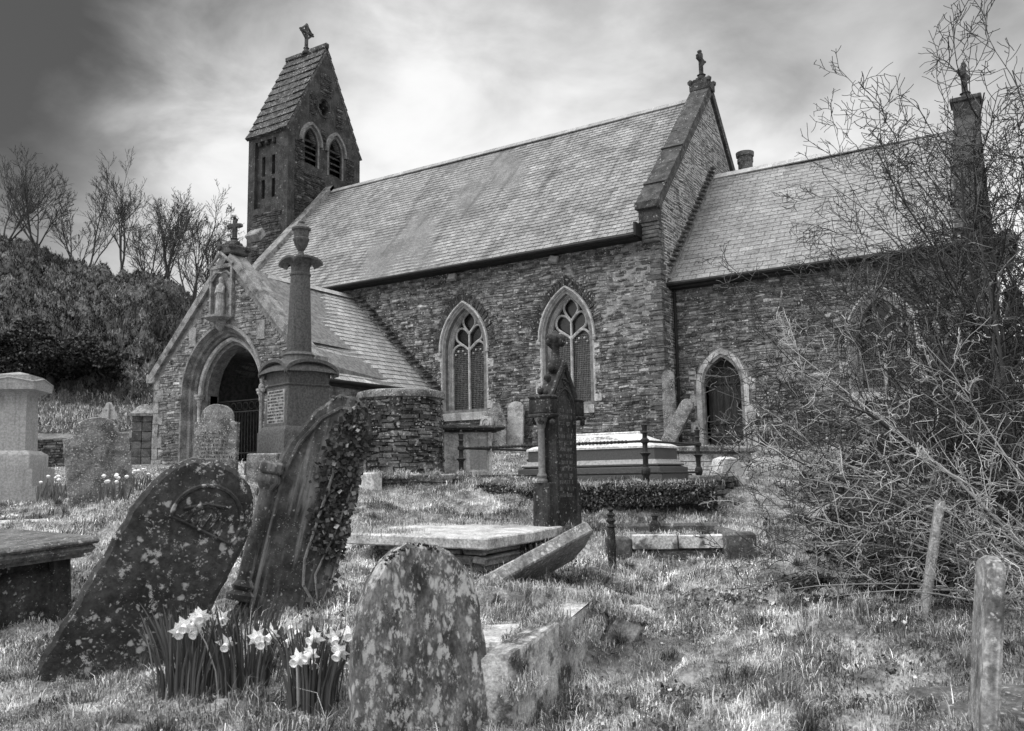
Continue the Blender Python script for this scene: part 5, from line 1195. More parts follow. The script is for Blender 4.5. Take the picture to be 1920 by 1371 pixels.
# --- kerbed grave in the right foreground
pA = at(930, 1245, 3.95); pB = at(1088, 1140, 5.3); pC = at(1208, 1166, 5.2); pD = at(1125, 1130, 5.6); pE = at(880, 1112, 6.0)
KL = Vector((0, 0, .07)); pA, pB, pC, pD, pE = pA+KL*.6, pB+KL, pC+KL*.4, pD+KL, pE+KL
o = empty('grave_kerb', pA, (0, 0, 0), 'low mossy kerbed grave running back from the nearest headstone', 'grave')
def kerb(mb, a, b_, w_, hh, mz=0):
    a, b_ = Vector(a)-pA, Vector(b_)-pA; d_ = (b_-a); L_ = d_.length; T = Matrix.Translation(a) @ d_.to_track_quat('X', 'Z').to_matrix().to_4x4(); mb.T = T
    n = max(2, int(L_/.55))
    for k in range(n): mb.b2((L_*k/n+.006, -w_/2+random.uniform(-.012, .012), -hh), (L_*(k+1)/n-.006, w_/2, random.uniform(-.03, .008)), bev=.018, jit=.016)
    mb.T = None
mb = MB(); kerb(mb, pA, pB, .15, .4); kerb(mb, pB, pC-Vector((0, 0, .05)), .09, .25); mb.build('near_kerb', mat('mossy_kerb_stone', .22, .58, 7, 8, .7, 16, lichen=.3, lscale=26, lval=.6, dark=.8, dscale=5), o)
mb = MB(); kerb(mb, pE, pD, .12, .3); mb.build('far_kerb', MATS['mossy_kerb_stone'], o)
pF = at(895, 1195, 4.9); mb = MB(); mb.box(pF-pA+Vector((0, 0, -.02)), (.75, .6, .07), Euler((0, 0, R(40))), bev=.015, jit=.008); mb.build('ledger', M_SLAB, o)
for px, py, d, l, a in ((1190, 1137, 5.6, .2, 20),):
    p = at(px, py, d); p.z -= .0; o = empty('stone_slab', p, (R(6), R(-3), R(YAW+a)), 'thin broken slab lying in the grass right of the tipped slab', 'slab'); mb = MB(); mb.box((0, 0, -.05), (l, .22, .05), bev=.012, jit=.012); mb.build('slab', M_SLAB, o)
# --- edge-on stones at the right
o = thing('headstone', 'slender headstone seen edge-on at the far right, nearest of two', 'headstone', 1796, 3.3, 66, 0, 0); h = hgt(o, 1845, 1041, 3.3)
o.rotation_euler = (R(-3), R(7), R(YAW+64)); o.rotation_mode = 'XYZ'
slabmesh(round_top(.19, .15, h-.05, h, -.5, 14, 2.6), .06, mat('streaked_edge_stone', .12, .40, 5, 8, .5, 18, lichen=.45, lscale=22, lval=.6, dark=.6, dscale=3, streak=-.5), 'slab', o, .012, .004)
# lean sideways in the image plane: tip the whole stone about the view axis
ax = Matrix.Rotation(R(8), 4, Vector((fx_, fy_, 0))); o.rotation_euler = (ax @ Matrix.Rotation(R(YAW+70), 4, 'Z')).to_euler()
o = thing('headstone', 'thin leaning slab seen edge-on under the bush branches', 'headstone', 1712, 5.4); h = hgt(o, 1745, 935, 5.4)/math.cos(R(9))
o.rotation_euler = (Matrix.Rotation(R(13), 4, Vector((fx_, fy_, 0))) @ Matrix.Rotation(R(YAW+66), 4, 'Z')).to_euler()
slabmesh([(-.17, -.4), (.17, -.4), (.17, h), (-.17, h-.02)], .05, mat('edge_stone', .20, .38, 8, 7, .5, 24, lichen=.35, lscale=40, lval=.6, dark=.4, dscale=6), 'slab', o, .01, .005)
p = at(1885, 1345, 3.35); o = empty('ledger_stone', p, (0, R(1), R(YAW+4)), 'dark ledger stone in the bottom right corner', 'slab'); mb = MB(); mb.b2((-.14, -.0, -.3), (.9, .5, 0), bev=.02, jit=.006); mb.build('ledger', M_SLABD, o)
# small mossy stones at the left
for k, (px, d, lab) in enumerate(((40, 9.5, 'low mossy slab in the grass below the granite pedestal'), (250, 9.2, 'pale flat stone in the grass behind the leaning slab'))):
    o = thing('stone_slab', lab, 'slab', px, d); mb = MB(); mb.b2((-.3, -.15, -.1), (.3, .2, .06-.03*k), bev=.03, jit=.02); mb.build('slab', M_SLAB, o)

# ------------------------------------------------------------------ daffodils
def daffodil(rng_, name_parent, base, top, face, size=.042):
    """flower: six tepals and a trumpet at top, on a stem from base; returns nothing"""
    mb = MB(); n_ = Vector(face).normalized(); u = n_.orthogonal().normalized(); v = n_.cross(u)
    for k in range(6):
        a = k*math.pi/3+rng_.uniform(-.12, .12); d_ = u*math.cos(a)+v*math.sin(a); e = n_.cross(d_); sz = size*rng_.uniform(.85, 1.1)
        c = Vector(top); bk = n_*(-.25*sz*rng_.uniform(0, 1.6))
        mb.add([c, c+d_*sz*.5+e*sz*.30+bk*.3, c+d_*sz*1.05+bk, c+d_*sz*.5-e*sz*.30+bk*.3], [(0, 1, 2, 3)])
    mb2 = MB(); c = Vector(top); q = n_.to_track_quat('Z', 'Y').to_matrix().to_4x4(); mb2.T = Matrix.Translation(c) @ q
    mb2.lathe([(.005, 0), (size*.28, .01), (size*.30, size*.6), (size*.42, size*.85), (size*.36, size*.86), (size*.24, size*.6)], 9)
    fl = mb.build('flower', M_PETAL, name_parent, smooth=False); mb2.build('trumpet', M_PETAL, fl, 50)
    ms = MB(); b = Vector(base); ms.tube([b, b.lerp(c, .6)+Vector((0, 0, .02)), c-n_*.03+Vector((0, 0, .015)), c-n_*.008], .0035, 5, g=.08); ms.build('stem', M_LEAF, fl)
def clump(px, d, wpx, hpx, nl, label, flowers, tone=(.04, .12), leafw=.010, group=None, name='daffodil_clump', root=None):
    o = thing(name, label, 'daffodils', px, d, 0, group=group); r0 = random.Random(px); s_ = d/FPX; hw = wpx*s_/2; H = hpx*s_; mb = MB()
    for k in range(nl):
        u = r0.uniform(-1, 1); x = u*hw*.62; y = r0.uniform(-.1, .1); hh = H*r0.uniform(.7, 1.05); out = u*hw*.56+r0.gauss(0, .03); oy = r0.gauss(0, .05)
        w_ = leafw*r0.uniform(.7, 1.2); a = r0.uniform(-.9, .9); cx, sx_ = math.cos(a)*w_/2, math.sin(a)*w_/2; pts = []
        bend = r0.random() < .08
        for t in (0, .35, .7, .92, 1.):
            q = Vector((x+out*t*t, y+oy*t*t, hh*t-(.3*H*t*t*t if bend else 0)-.02)); ww = (1, 1, .9, .55, .05)[[0, .35, .7, .92, 1.].index(t)]
            pts += [q-Vector((cx, sx_, 0))*ww, q+Vector((0, -.002, 0)), q+Vector((cx, sx_, 0))*ww]
        mb.add(pts, [(3*i+j, 3*i+j+1, 3*i+j+4, 3*i+j+3) for i in range(4) for j in (0, 1)], r0.uniform(*tone)*(4 if r0.random() < .02 else 1))
    mb.build('leaves', M_LEAF, o, 60)
    inv = Matrix.Rotation(-R(YAW), 3, 'Z')
    for fx, fy in flowers:
        tp = inv @ (at(fx, fy, d-r0.uniform(.14, .24))-o.location); bs = (tp.x*.55+r0.uniform(-.02, .02), 0, 0)
        daffodil(r0, o, bs, tp, (r0.uniform(-.7, .7), -1, r0.uniform(-.75, -.1)), .050)
    return o
GD = 'daffodil clumps in flower in the foreground'
clump(365, 4.35, 170, 165, 120, 'left clump of white daffodils at the foot of the leaning lichened slab', [(336, 1184), (346, 1174), (372, 1160), (376, 1155), (366, 1170), (368, 1183), (414, 1160)], group=GD)
clump(470, 4.35, 150, 165, 120, 'middle clump of white daffodils in front of the ivy-grown stone', [(424, 1207), (480, 1196), (492, 1204), (512, 1188), (545, 1174), (556, 1182), (546, 1198)], group=GD)
clump(588, 4.1, 130, 160, 110, 'right clump of daffodils beside the nearest headstone', [(591, 1195), (583, 1226), (587, 1238), (559, 1236), (634, 1208), (637, 1222), (655, 1190), (627, 1194)], group=GD)
GB = 'daffodil clumps around the far headstones'
for px, d, wpx, hpx, n, lab in ((112, 12.6, 70, 45, 60, 'far daffodils beside the granite pedestal steps'), (215, 11.2, 45, 50, 40, 'far daffodils at the right foot of the tilted headstone'), (262, 13.6, 45, 40, 40, 'far daffodils below the gate pillar')):
    r1 = random.Random(px); fl = [(px+r1.uniform(-wpx/2, wpx/2), at(px, 0, 1).y*0+910-hpx+r1.uniform(-8, 10)) for _ in range(9)]
    o = thing('daffodil_clump', lab, 'daffodils', px, d, group=GB); s_ = d/FPX; mb = MB(); mf = MB()
    for k in range(n):
        x = r1.uniform(-.5, .5)*wpx*s_; y = r1.uniform(-.15, .15); hh = hpx*s_*r1.uniform(.6, 1); o_ = r1.gauss(0, .04); mb.add([(x-.009, y, -.05), (x+.009, y, -.05), (x+o_+.006, y, hh*.7), (x+o_*1.4, y, hh), (x+o_-.006, y, hh*.7)], [(0, 1, 2, 3, 4)], r1.uniform(.06, .16))
    for k in range(9):
        x = r1.uniform(-.5, .5)*wpx*s_; mf.lathe([(.008, -.022), (.028, -.005), (.032, .01), (.01, .026)], 6, (x, r1.uniform(-.15, .1), hpx*s_*r1.uniform(.75, 1.05)))
    mb.build('leaves', M_LEAF, o); mf.build('flower_heads', M_PETAL, o)

# ------------------------------------------------------------------ left boundary: gate pillar, dry wall, sign, bank and hill
p = at(268, 880, 24.5); zg = gz(p.x, p.y); o = empty('gate_pillar', (p.x, p.y, zg), (0, 0, R(YAW+8)), 'square stone gate pillar with pyramid cap left of the porch', 'pillar'); h = at(268, 757, 24.5).z-zg
mb = MB(); z = -.3
while z < h-.35: hh = random.uniform(.2, .3); mb.b2((-.27, -.27, z), (.0, .27, z+hh-.012), g=random.uniform(.7, 1.2), bev=.01, jit=.005); mb.b2((.01, -.27, z), (.27, .27, z+hh-.012), g=random.uniform(.7, 1.2), bev=.01, jit=.005); z += hh
mb.build('pier', mat('pier_stone', .07, .15, 4, 5, .4, 14, attr=True, lichen=.1, lscale=20, lval=.35), o)
mb = MB(); mb.lathe([(.33, h-.36), (.34, h-.28), (.30, h-.25), (.12, h-.03), (.02, h)], sq=True); mb.build('cap', M_HS, o)
A = at(-260, 880, 25.5); B = at(262, 880, 25.0); zg = gz(B.x, B.y)
wallrun('drystone_wall', 'dark dry stone boundary wall on the left below the rough bank', (A.x, A.y, zg), (B.x, B.y, zg), at(150, 822, 25).z-zg, .5, mat('dark_rubble', .05, .14, 5, 6, .5, 18, lichen=.2, lscale=12, lval=.4, attr=True), rows=(.05, .1))
p = at(203, 785, 27.5); o = empty('road_sign', (p.x, p.y, .0), (0, 0, R(YAW-5)), 'back of a triangular road sign on a pole behind the left wall', 'sign'); z0 = p.z; w_ = 37*27.5/FPX/2
mb = MB(); mb.prism([(-w_, z0), (-w_*.8, z0-.03), (w_*.8, z0-.03), (w_, z0), (w_*.95, z0+.08), (.08, z0+w_*1.62), (0, z0+w_*1.68), (-.08, z0+w_*1.62), (-w_*.95, z0+.08)], .02); mb.build('plate', M_SIGN, o)
mb = MB(); mb.tube([(.02, -.04, -.5), (.02, -.04, z0+w_*1.5)], .03, 8); mb.b2((-w_*.4, -.03, z0+w_*.9), (w_*.4, -.005, z0+w_*.98)); mb.build('pole', M_SIGN, o)
CRX = np.array([-900, -300, 0, 80, 140, 200, 300, 350, 400, 460, 700, 1000, 1400]); CRY = np.array([330, 380, 437, 474, 490, 506, 535, 566, 612, 660, 770, 850, 880])
def hill_z(px, d):
    px = np.asarray(px, float); d = np.asarray(d, float)
    zc = CZ+(909-np.interp(px, CRX, CRY))*50/FPX
    fade = np.clip((700-px)/250, 0, 1)
    bank = CZ+(909-760)*29/FPX
    u = (d-31)/(50-31)
    z = np.where(d < 26, .1, np.where(d < 31, .1+(bank-.1)*np.sin(np.clip((d-26)/5, 0, 1)*math.pi/2), bank+(zc-bank)*np.clip(u, 0, 1)**.8))
    z = np.where(d > 50, zc-(d-50)*.12-(d-50)**2*.004, z)
    b = np.clip((d-29)/5, 0, 1)*np.clip((56-d)/6, .3, 1)
    z = z+b*((fbm(px*.011+3, d*.30, 3)-.5)*2.0+(fbm(px*.07, d*1.3+7, 3)-.5)*1.5)*np.clip((zc-.5)/6, .1, 1)
    return z*fade+(1-fade)*np.minimum(z, -.5)
def hxy(px, d): s_ = (px-960)/FPX*d; return CX+s_*rx_+d*fx_, CY+s_*ry_+d*fy_
pg, dg_ = np.meshgrid(np.arange(-1400, 760, 7.), np.concatenate([np.arange(25.4, 58, .25), np.geomspace(58, 120, 12)]))
hx, hy = hxy(pg, dg_); hz = hill_z(pg, dg_); r_, c_ = pg.shape; ii = np.arange((r_-1)*(c_-1)); a_ = (ii//(c_-1))*c_+ii % (c_-1)
np_mesh('hill', np.stack([hx.ravel(), hy.ravel(), hz.ravel()], -1), np.stack([a_, a_+1, a_+c_+1, a_+c_], -1), np.ones(len(a_)), M_HILL, smooth=True)['kind'] = 'structure'
# rough cover on the bank and hill
rng = np.random.default_rng(12)
def blades(s_xyz, L, wd, g, rng_, droop=.6, name='grass', flat=.5, az=None):
    n = len(s_xyz); az = rng_.uniform(0, 2*math.pi, n) if az is None else az; dirx, diry = np.cos(az), np.sin(az); lean = np.abs(rng_.normal(0, flat, n))
    side = np.stack([-diry, dirx, np.zeros(n)], -1)*(wd/2)[:, None]; hd = np.stack([dirx, diry, np.zeros(n)], -1)
    sn, cs_ = np.sin(np.clip(lean, 0, 1.45)), np.cos(np.clip(lean, 0, 1.45)); up = np.array([0, 0, 1.])
    m1 = s_xyz+(hd*sn[:, None]+up*cs_[:, None])*(L*.55)[:, None]
    l2 = np.clip(lean+droop*rng_.uniform(.3, 1.6, n), 0, 2.3); m2 = m1+(hd*np.sin(l2)[:, None]+up*np.cos(l2)[:, None])*(L*.45)[:, None]
    b = s_xyz-up*.012
    V = np.stack([b-side, b+side, m1-side*.8, m1+side*.8, m2], 1).reshape(-1, 3); k = np.arange(n)[:, None]*5
    F3 = np.concatenate([k+[0, 1, 3], k+[0, 3, 2], k+[2, 3, 4]], 1).reshape(-1, 3)
    return V, F3, np.repeat(g, 3)
n = 130000; d = rng.uniform(27.5, 52, n)**1.; px = rng.uniform(-120, 520, n); x, y = hxy(px, d); z = hill_z(px, d)
nz = fbm(px*.02, d*.5, 3); nz2 = fbm(px*.07+40, d*1.6+9, 2)
bank = (d < 31.5)
L = np.where(bank, .24, .12+.2*nz2)*rng.uniform(.5, 1.3, n); g = np.where(bank, rng.uniform(.16, .5, n), np.clip(.05+.22*np.clip((nz-.36)*3, 0, 1)*rng.uniform(.4, 1.9, n), .03, .5)*.8*np.where(rng.random(n) < .08, 1.8, 1))
g = np.where(~bank & (nz2 < .44), g*.22, g)
V, F, G = blades(np.stack([x, y, z], -1), L, np.full(n, .035), g, rng, .9, flat=1.0)
np_mesh('hillside_grass', V, F, G, M_GRASS)['kind'] = 'stuff'
# ------------------------------------------------------------------ bare trees
def grow(r0, out, p, d, L, r_, lev, mx, cfg):
    n = cfg['seg'][lev]; pts = [p.copy()]; rad = [r_]; q = p.copy(); dd = d.copy(); st_l = L/n
    for i in range(n):
        dd = dd+np.array([r0.gauss(0, 1), r0.gauss(0, 1), r0.gauss(0, 1)])*cfg['wig'][lev]; dd[2] += cfg['up'][lev]; dd /= np.linalg.norm(dd); q = q+dd*st_l; pts.append(q.copy()); rad.append(max(r_*(1-(i+1)/n*.75), cfg['rmin']))
    out[lev].append((np.array(pts), np.array(rad)))
    if lev >= mx: return
    k = cfg['n'][lev]
    for c in range(k):
        t = cfg['t0'][lev]+(1-cfg['t0'][lev])*(c+r0.random())/k; f = t*n; i = min(int(f), n-1); b = pts[i]+(pts[i+1]-pts[i])*(f-i); dl = pts[i+1]-pts[i]; dl = dl/np.linalg.norm(dl)
        ax_ = np.array([r0.gauss(0, 1), r0.gauss(0, 1), r0.gauss(0, 1)]); ax_ = ax_-dl*ax_.dot(dl); ax_ /= np.linalg.norm(ax_); a = R(r0.uniform(*cfg['ang'][lev])); nd = dl*math.cos(a)+ax_*math.sin(a)
        grow(r0, out, b, nd, L*cfg['ratio'][lev]*r0.uniform(.6, 1.15)*(1.15-.55*t), max(r_*.55*(1-.5*t), cfg['rmin']), lev+1, mx, cfg)
HC = dict(seg=[7, 6, 5, 4, 3], wig=[.07, .08, .10, .12, .2], up=[.03, .06, .07, .06, .03], n=[7, 6, 5, 1], t0=[.2, .15, .15, .2], ang=[(18, 42), (20, 45), (22, 48), (25, 50)], ratio=[.62, .58, .5, .5], rmin=.010)
def hill_tree(px, pyb, pyt, d, seed, stems=3, label='', sprd=.4, mx=4, name='bare_tree', cfg=HC):
    r0 = random.Random(seed); x, y = hxy(px, d); zb = float(hill_z(px, d))-.2; H = (at(px, pyb, d)-at(px, pyt, d)).length*-1
    H = abs(at(px, pyt, d).z-zb); out = [[], [], [], [], []]
    for k in range(stems):
        a = r0.uniform(0, 6.28); t_ = sprd*r0.uniform(.3, 1.1); grow(r0, out, np.array([r0.uniform(-.12, .12), r0.uniform(-.12, .12), 0.]), np.array([math.cos(a)*t_, math.sin(a)*t_, 1.]), H*.95*r0.uniform(.8, 1.05), .06*r0.uniform(.8, 1.2), 0, 3, cfg)
    o = empty(name, (x, y, zb), (0, 0, 0), label, 'tree', 'bare trees along the hill crest')
    tubes('trunk', out[0], 6, M_BARK, o, [.06]*len(out[0])); l = out[1]+out[2]+out[3]+out[4]; tubes('crown', l, 3, M_BARK, o, [.055]*len(l))
labs = ['tall bare tree at the left edge of the hill crest', 'wide bare tree with long right-leaning limbs second on the crest', 'small bare tree between two larger ones on the crest', 'slender forked bare tree with curved trunk on the crest', 'full round bare tree in the middle of the hill crest', 'bushy bare tree right of the middle of the crest', 'tangled bare tree low on the crest', 'last leafless tree on the crest, nearest the porch roof', 'low bare sapling behind the porch gable']
for i, (px, yb, yt, d, stn, sp_) in enumerate(((-12, 437, 280, 50, 4, .55), (46, 455, 300, 50, 5, .8), (122, 485, 385, 51, 3, .35), (150, 490, 328, 50, 2, .5), (216, 508, 325, 50, 4, .42), (262, 525, 395, 53, 5, .5), (300, 540, 372, 50, 6, .5), (352, 560, 384, 47, 4, .42), (388, 590, 440, 48, 4, .5))):
    hill_tree(px, yb, yt, d, 40+i, stn, labs[i], sp_)
# thin saplings on the slope
for i, (px, yt, d) in enumerate(((250, 560, 38), (290, 590, 36), (225, 600, 37), (270, 640, 33), (310, 560, 40))):
    hill_tree(px, 0, yt, d, 70+i, 3, ['sapling high on the slope right of centre', 'sapling beside the porch coping on the slope', 'thin sapling mid-slope above the road sign', 'low pale sapling above the gate pillar', 'sapling near the crest behind the porch gable'][i], .4, 3, 'bare_sapling', dict(HC, rmin=.009, n=[4, 4, 4, 3]))
# larch like tree behind the porch cross
r0 = random.Random(3); x, y = hxy(424, 46); zb = float(hill_z(424, 46)); zt = at(424, 362, 46).z; tr0 = []; br = []
pts = np.array([[math.sin(t*5)*.12, 0, t*(zt-zb)] for t in np.linspace(0, 1, 14)]); tr0.append((pts, np.linspace(.08, .012, 14)))
for k in range(90):
    t = r0.uniform(.25, .99); z = t*(zt-zb); l = (1.05-t)*2.0*r0.uniform(.5, 1.1)+.15; a = r0.uniform(0, 6.28); b = np.array([math.sin(t*5)*.12, 0, z]); q = [b+np.array([math.cos(a), math.sin(a), 0])*l*s_+np.array([0, 0, 1])*(-.15*l*s_+.45*l*s_*s_) for s_ in np.linspace(0, 1, 5)]; br.append((np.array(q), np.linspace(.02, .01, 5)))
    for j in range(5):
        s_ = r0.uniform(.3, 1); c = q[0]+(q[-1]-q[0])*s_; br.append((np.array([c, c+np.array([r0.uniform(-.12, .12), r0.uniform(-.12, .12), -.18])]), np.array([.01, .01])))
o = empty('larch_tree', (x, y, zb), label='thin leafless larch rising behind the porch gable cross', cat='tree'); tubes('trunk', tr0, 6, M_BARK, o, [.12]); tubes('crown', br, 3, M_BARK, o, [.12]*len(br))
# dark evergreens at the foot of the hill
def evergreen(name, lab, cat, c, rad, n, leaf, tone, seed, group=None, trunk=True, lumps=14, gnd=None):
    rng_ = np.random.default_rng(seed); o = empty(name, (c.x, c.y, gnd if gnd is not None else c.z-rad[2]), label=lab, cat=cat, group=group); off = np.array([0, 0, c.z-o.location.z])
    lc = rng_.normal(0, .5, (lumps, 3))*rad; lr = rng_.uniform(.12, .46, lumps)*(20/max(lumps, 20))**.3
    k = rng_.integers(0, lumps, n); v = rng_.normal(size=(n, 3)); v /= np.linalg.norm(v, axis=1)[:, None]; rr_ = rng_.uniform(.55, 1.05, n)[:, None]
    P = lc[k]+v*rr_*lr[k][:, None]*rad; P = P[P[:, 2]+off[2] > -.1]; vv = v[:len(P)]
    V, F = leaf_quads(P+off, vv, leaf, rng_, .8); np_mesh('crown', V, F, rng_.choice(tone, len(F)), M_LEAF, o)
    if trunk:
        r0 = random.Random(seed); tl = [(np.array([[0, 0, -.3], [0.03, 0, off[2]*.5], [0, .05, off[2]]]), np.array([.14, .12, .07])*max(rad)/2)]
        for q in lc[:8]: tl.append((np.array([[0, 0, off[2]*.3], q*.5+off*.8, q+off]), np.array([.06, .04, .015])*max(rad)/2))
        tubes('trunk', tl, 6, M_BARK, o, [.07]*len(tl))
    return o
GE = 'dark evergreens at the foot of the hill'
for i, (px, py, d, rx, rz, lab) in enumerate(((15, 672, 34, 1.7, 1.5, 'dark yew mass behind the granite pedestal'), (95, 690, 32, 1.8, 1.1, 'low dark evergreen above the bank, left of the road sign'), (180, 700, 33, 1.5, .8, 'dark evergreen behind the road sign'))):
    c = at(px, py, d); evergreen('evergreen_shrub', lab, 'shrub', c, (rx*1.5, rx*.9, rz*.75), 24000, .09, [.008, .014, .025, .05], 100+i, GE, gnd=float(hill_z(px, d)), lumps=44)

# ------------------------------------------------------------------ the big bare thorn bush at the right
SB = dict(seg=[9, 7, 6, 5, 4], wig=[.13, .17, .2, .22, .25], up=[-.02, -.01, .0, .0, .0], n=[11, 9, 7, 4], t0=[.12, .12, .12, .15], ang=[(25, 65), (30, 75), (35, 80), (35, 80)], ratio=[.5, .5, .48, .45], rmin=.0022)
def bush(name, lab, cat, px, d, targets, seed, cfg, r0_=.035, tone=(.06, .26), mx=3, group=None):
    r0 = random.Random(seed); b = gpt(px, d); o = empty(name, b, label=lab, cat=cat, group=group); out = [[], [], [], [], []]
    for tx, ty, td in targets:
        tp = at(tx, ty, td)-b; v = np.array(tp); L_ = np.linalg.norm(v)*1.03; dd = v/np.linalg.norm(v); dd[2] += .22; dd /= np.linalg.norm(dd)
        c2 = dict(cfg); c2['up'] = [-.052]+list(cfg['up'][1:])
        grow(r0, out, np.array([r0.uniform(-.15, .15), r0.uniform(-.15, .15), -.1]), dd, L_, r0_*r0.uniform(.6, 1.2), 0, mx, c2)
    tubes('trunk', out[0], 7, M_BARK, o, [r0.uniform(*tone)*.8 for _ in out[0]]); l = out[1]+out[2]+out[3]+out[4]; tubes('branches', l, 3, M_BARK, o, [tone[0]*r0.uniform(.5, 1.2) if r0.random() < .55 else r0.uniform(*tone)*1.35 for _ in l]); return o
UP = dict(SB, up=[.0, .03, .04, .02, .0], wig=[.09, .12, .16, .2, .2], ang=[(18, 50), (25, 60), (30, 70), (30, 70)])
bush('thorn_tree', 'tall leafless thorn tree filling the right side in front of the chancel', 'tree', 1990, 8.2,
     [(1610, 380, 8.4), (1670, 290, 8.6), (1730, 220, 8.2), (1780, 180, 8.0), (1820, 160, 8.4), (1870, 160, 8.2), (1920, 150, 8), (1850, 210, 7.8), (1760, 300, 8), (1900, 240, 9), (1570, 500, 7.8), (1620, 460, 8.8), (1720, 360, 7.8), (1990, 260, 7.8), (1820, 330, 9), (1760, 450, 9), (1860, 460, 8.6), (1640, 560, 8), (1700, 500, 8.6)], 5, dict(UP, n=[10, 8, 6, 4], ratio=[.40, .5, .48, .45], up=[0, .01, .02, .01, 0], rmin=.0034), .026, (.04, .12), 3)
bush('bramble_bush', 'sprawling pale-twigged bush arching over the slope at the right', 'bush', 1930, 6.9,
     [(1440, 720, 6.6), (1480, 560, 7.2), (1550, 640, 6.2), (1400, 640, 7.4), (1500, 900, 6.6), (1560, 1010, 6.2), (1450, 1060, 6.6), (1640, 800, 5.9), (1380, 800, 7.2), (1700, 560, 7), (1900, 620, 6.2), (1960, 800, 6.2), (1650, 1100, 5.9), (1780, 1080, 5.7), (1930, 960, 5.6), (1590, 500, 7.4)], 9, dict(SB, n=[9, 7, 5, 3], wig=[.09, .14, .18, .22, .25], rmin=.0028), .022, (.04, .16), 3)
bush('bramble_bush', 'lower tangle of twigs behind the two edge-on stones', 'bush', 1980, 9.5,
     [(1500, 880, 9.5), (1560, 760, 9.8), (1640, 900, 9), (1700, 720, 9.8), (1760, 860, 9), (1820, 700, 9.4), (1900, 650, 9.6), (1600, 980, 8.8), (1700, 1000, 8.2), (1850, 1000, 8)], 13, dict(SB, n=[9, 7, 5, 3]), .022, (.04, .14), 3)
CN = dict(SB, n=[9, 6, 4, 2], wig=[.06, .15, .2, .25, .25], ang=[(25, 70), (30, 75), (35, 80), (35, 80)], ratio=[.32, .5, .5, .45], rmin=.0025)
bush('bramble_canes', 'long pale lichened canes arching in front of the dark bush', 'bush', 2050, 5.6,
     [(1390, 770, 6.6), (1470, 880, 6.0), (1560, 700, 6.3), (1640, 940, 5.6), (1500, 1080, 5.9), (1700, 780, 5.6), (1780, 980, 5.2), (1600, 560, 6.6), (1820, 640, 5.6), (1440, 620, 7), (1400, 900, 6.4), (1520, 820, 5.8), (1660, 1040, 5.4), (1720, 640, 5.8), (1850, 880, 5.0)], 23, CN, .013, (.28, .46), 3)
c = at(1990, 640, 13.5); evergreen('ivy_clad_tree', 'dark ivy-clad tree at the right edge beyond the bush', 'tree', c, (.95, .9, 2.2), 15000, .075, [.012, .02, .035, .07], 55, gnd=gz(c.x, c.y), lumps=34)
c = at(1920, 890, 11.5); evergreen('evergreen_shrub', 'dark evergreen shrub low at the right edge under the bare branches', 'shrub', c, (1.2, .9, .8), 14000, .06, [.01, .018, .03, .06], 56, gnd=gz(c.x, c.y), lumps=26)
c = at(1755, 845, 13.0); evergreen('evergreen_shrub', 'dark shrub against the chancel end behind the bare branches', 'shrub', c, (1.0, .7, .6), 9000, .07, [.015, .025, .04, .08], 57, gnd=gz(c.x, c.y), lumps=16)
def carpet(name, n, box, size, tone, seed, hgt_=.22, p=None, mn=.45, mfreq=1.1, fe_=.5):
    rg_ = np.random.default_rng(seed); px = rg_.uniform(box[0], box[1], n); d = rg_.uniform(box[2], box[3], n); sx = (px-960)/FPX*d; nn = fbm(sx*mfreq+11, d*mfreq+5, 3); ex = np.clip(np.minimum(np.minimum((px-box[0]), (box[1]-px))/((box[1]-box[0])*fe_), np.minimum(d-box[2], box[3]-d)/((box[3]-box[2])*fe_)), 0, 1); nn = nn-(1-ex)*.75; k = nn > mn+.05*rg_.normal(size=n); sx, d, nn = sx[k], d[k], nn[k]
    h = np.abs(rg_.normal(0, .5, len(sx)))*hgt_*np.clip((nn-mn+.1)*4, .1, 1.3)*np.clip(ex*1.5, .1, 1)[k]; P = np.stack([CX+sx*rx_+d*fx_, CY+sx*ry_+d*fy_, Hst(sx, d)+h+.01], -1)
    V, F = leaf_quads(P, np.tile([0, -.3, 1.], (len(P), 1)), size, rg_, .9); np_mesh(name, V, F, rg_.choice(tone, len(F), p=p), M_LEAF)['kind'] = 'stuff'
carpet('undergrowth', 120000, (1380, 2250, 5.2, 12.5), .03, [.012, .02, .03, .05, .14], 31, .07, [.34, .28, .2, .12, .06], .10, 1.4, .35)
for i, bx in enumerate(((1080, 1360, 3.5, 5.0), (1500, 1740, 3.8, 5.2), (1200, 1500, 5.6, 7.3), (960, 1200, 5.4, 8.0))): carpet('ground_ivy', 6000, bx, .017 if i < 2 else .022, [.03, .07, .13, .25, .5], 60+i, .035, [.2, .26, .24, .2, .10], .37, 3.4)
A = at(1500, 935, 11.2); B = at(2080, 960, 8.6); zg = gz(A.x, A.y)-.1
wallrun('drystone_wall', 'dark tumbled dry stone wall across the slope behind the bush', (A.x, A.y, zg), (B.x, B.y, zg-.15), .52, .4, MATS['dark_rubble'], rows=(.05, .11))
A = at(1560, 1085, 7.4); B = at(2080, 1120, 6.3); zg = gz(A.x, A.y)-.05
wallrun('stone_terrace', 'broken low stone edging in shadow under the bush', (A.x, A.y, zg), (B.x, B.y, gz(B.x, B.y)), .2, .4, MATS['dark_rubble'], rows=(.05, .1))

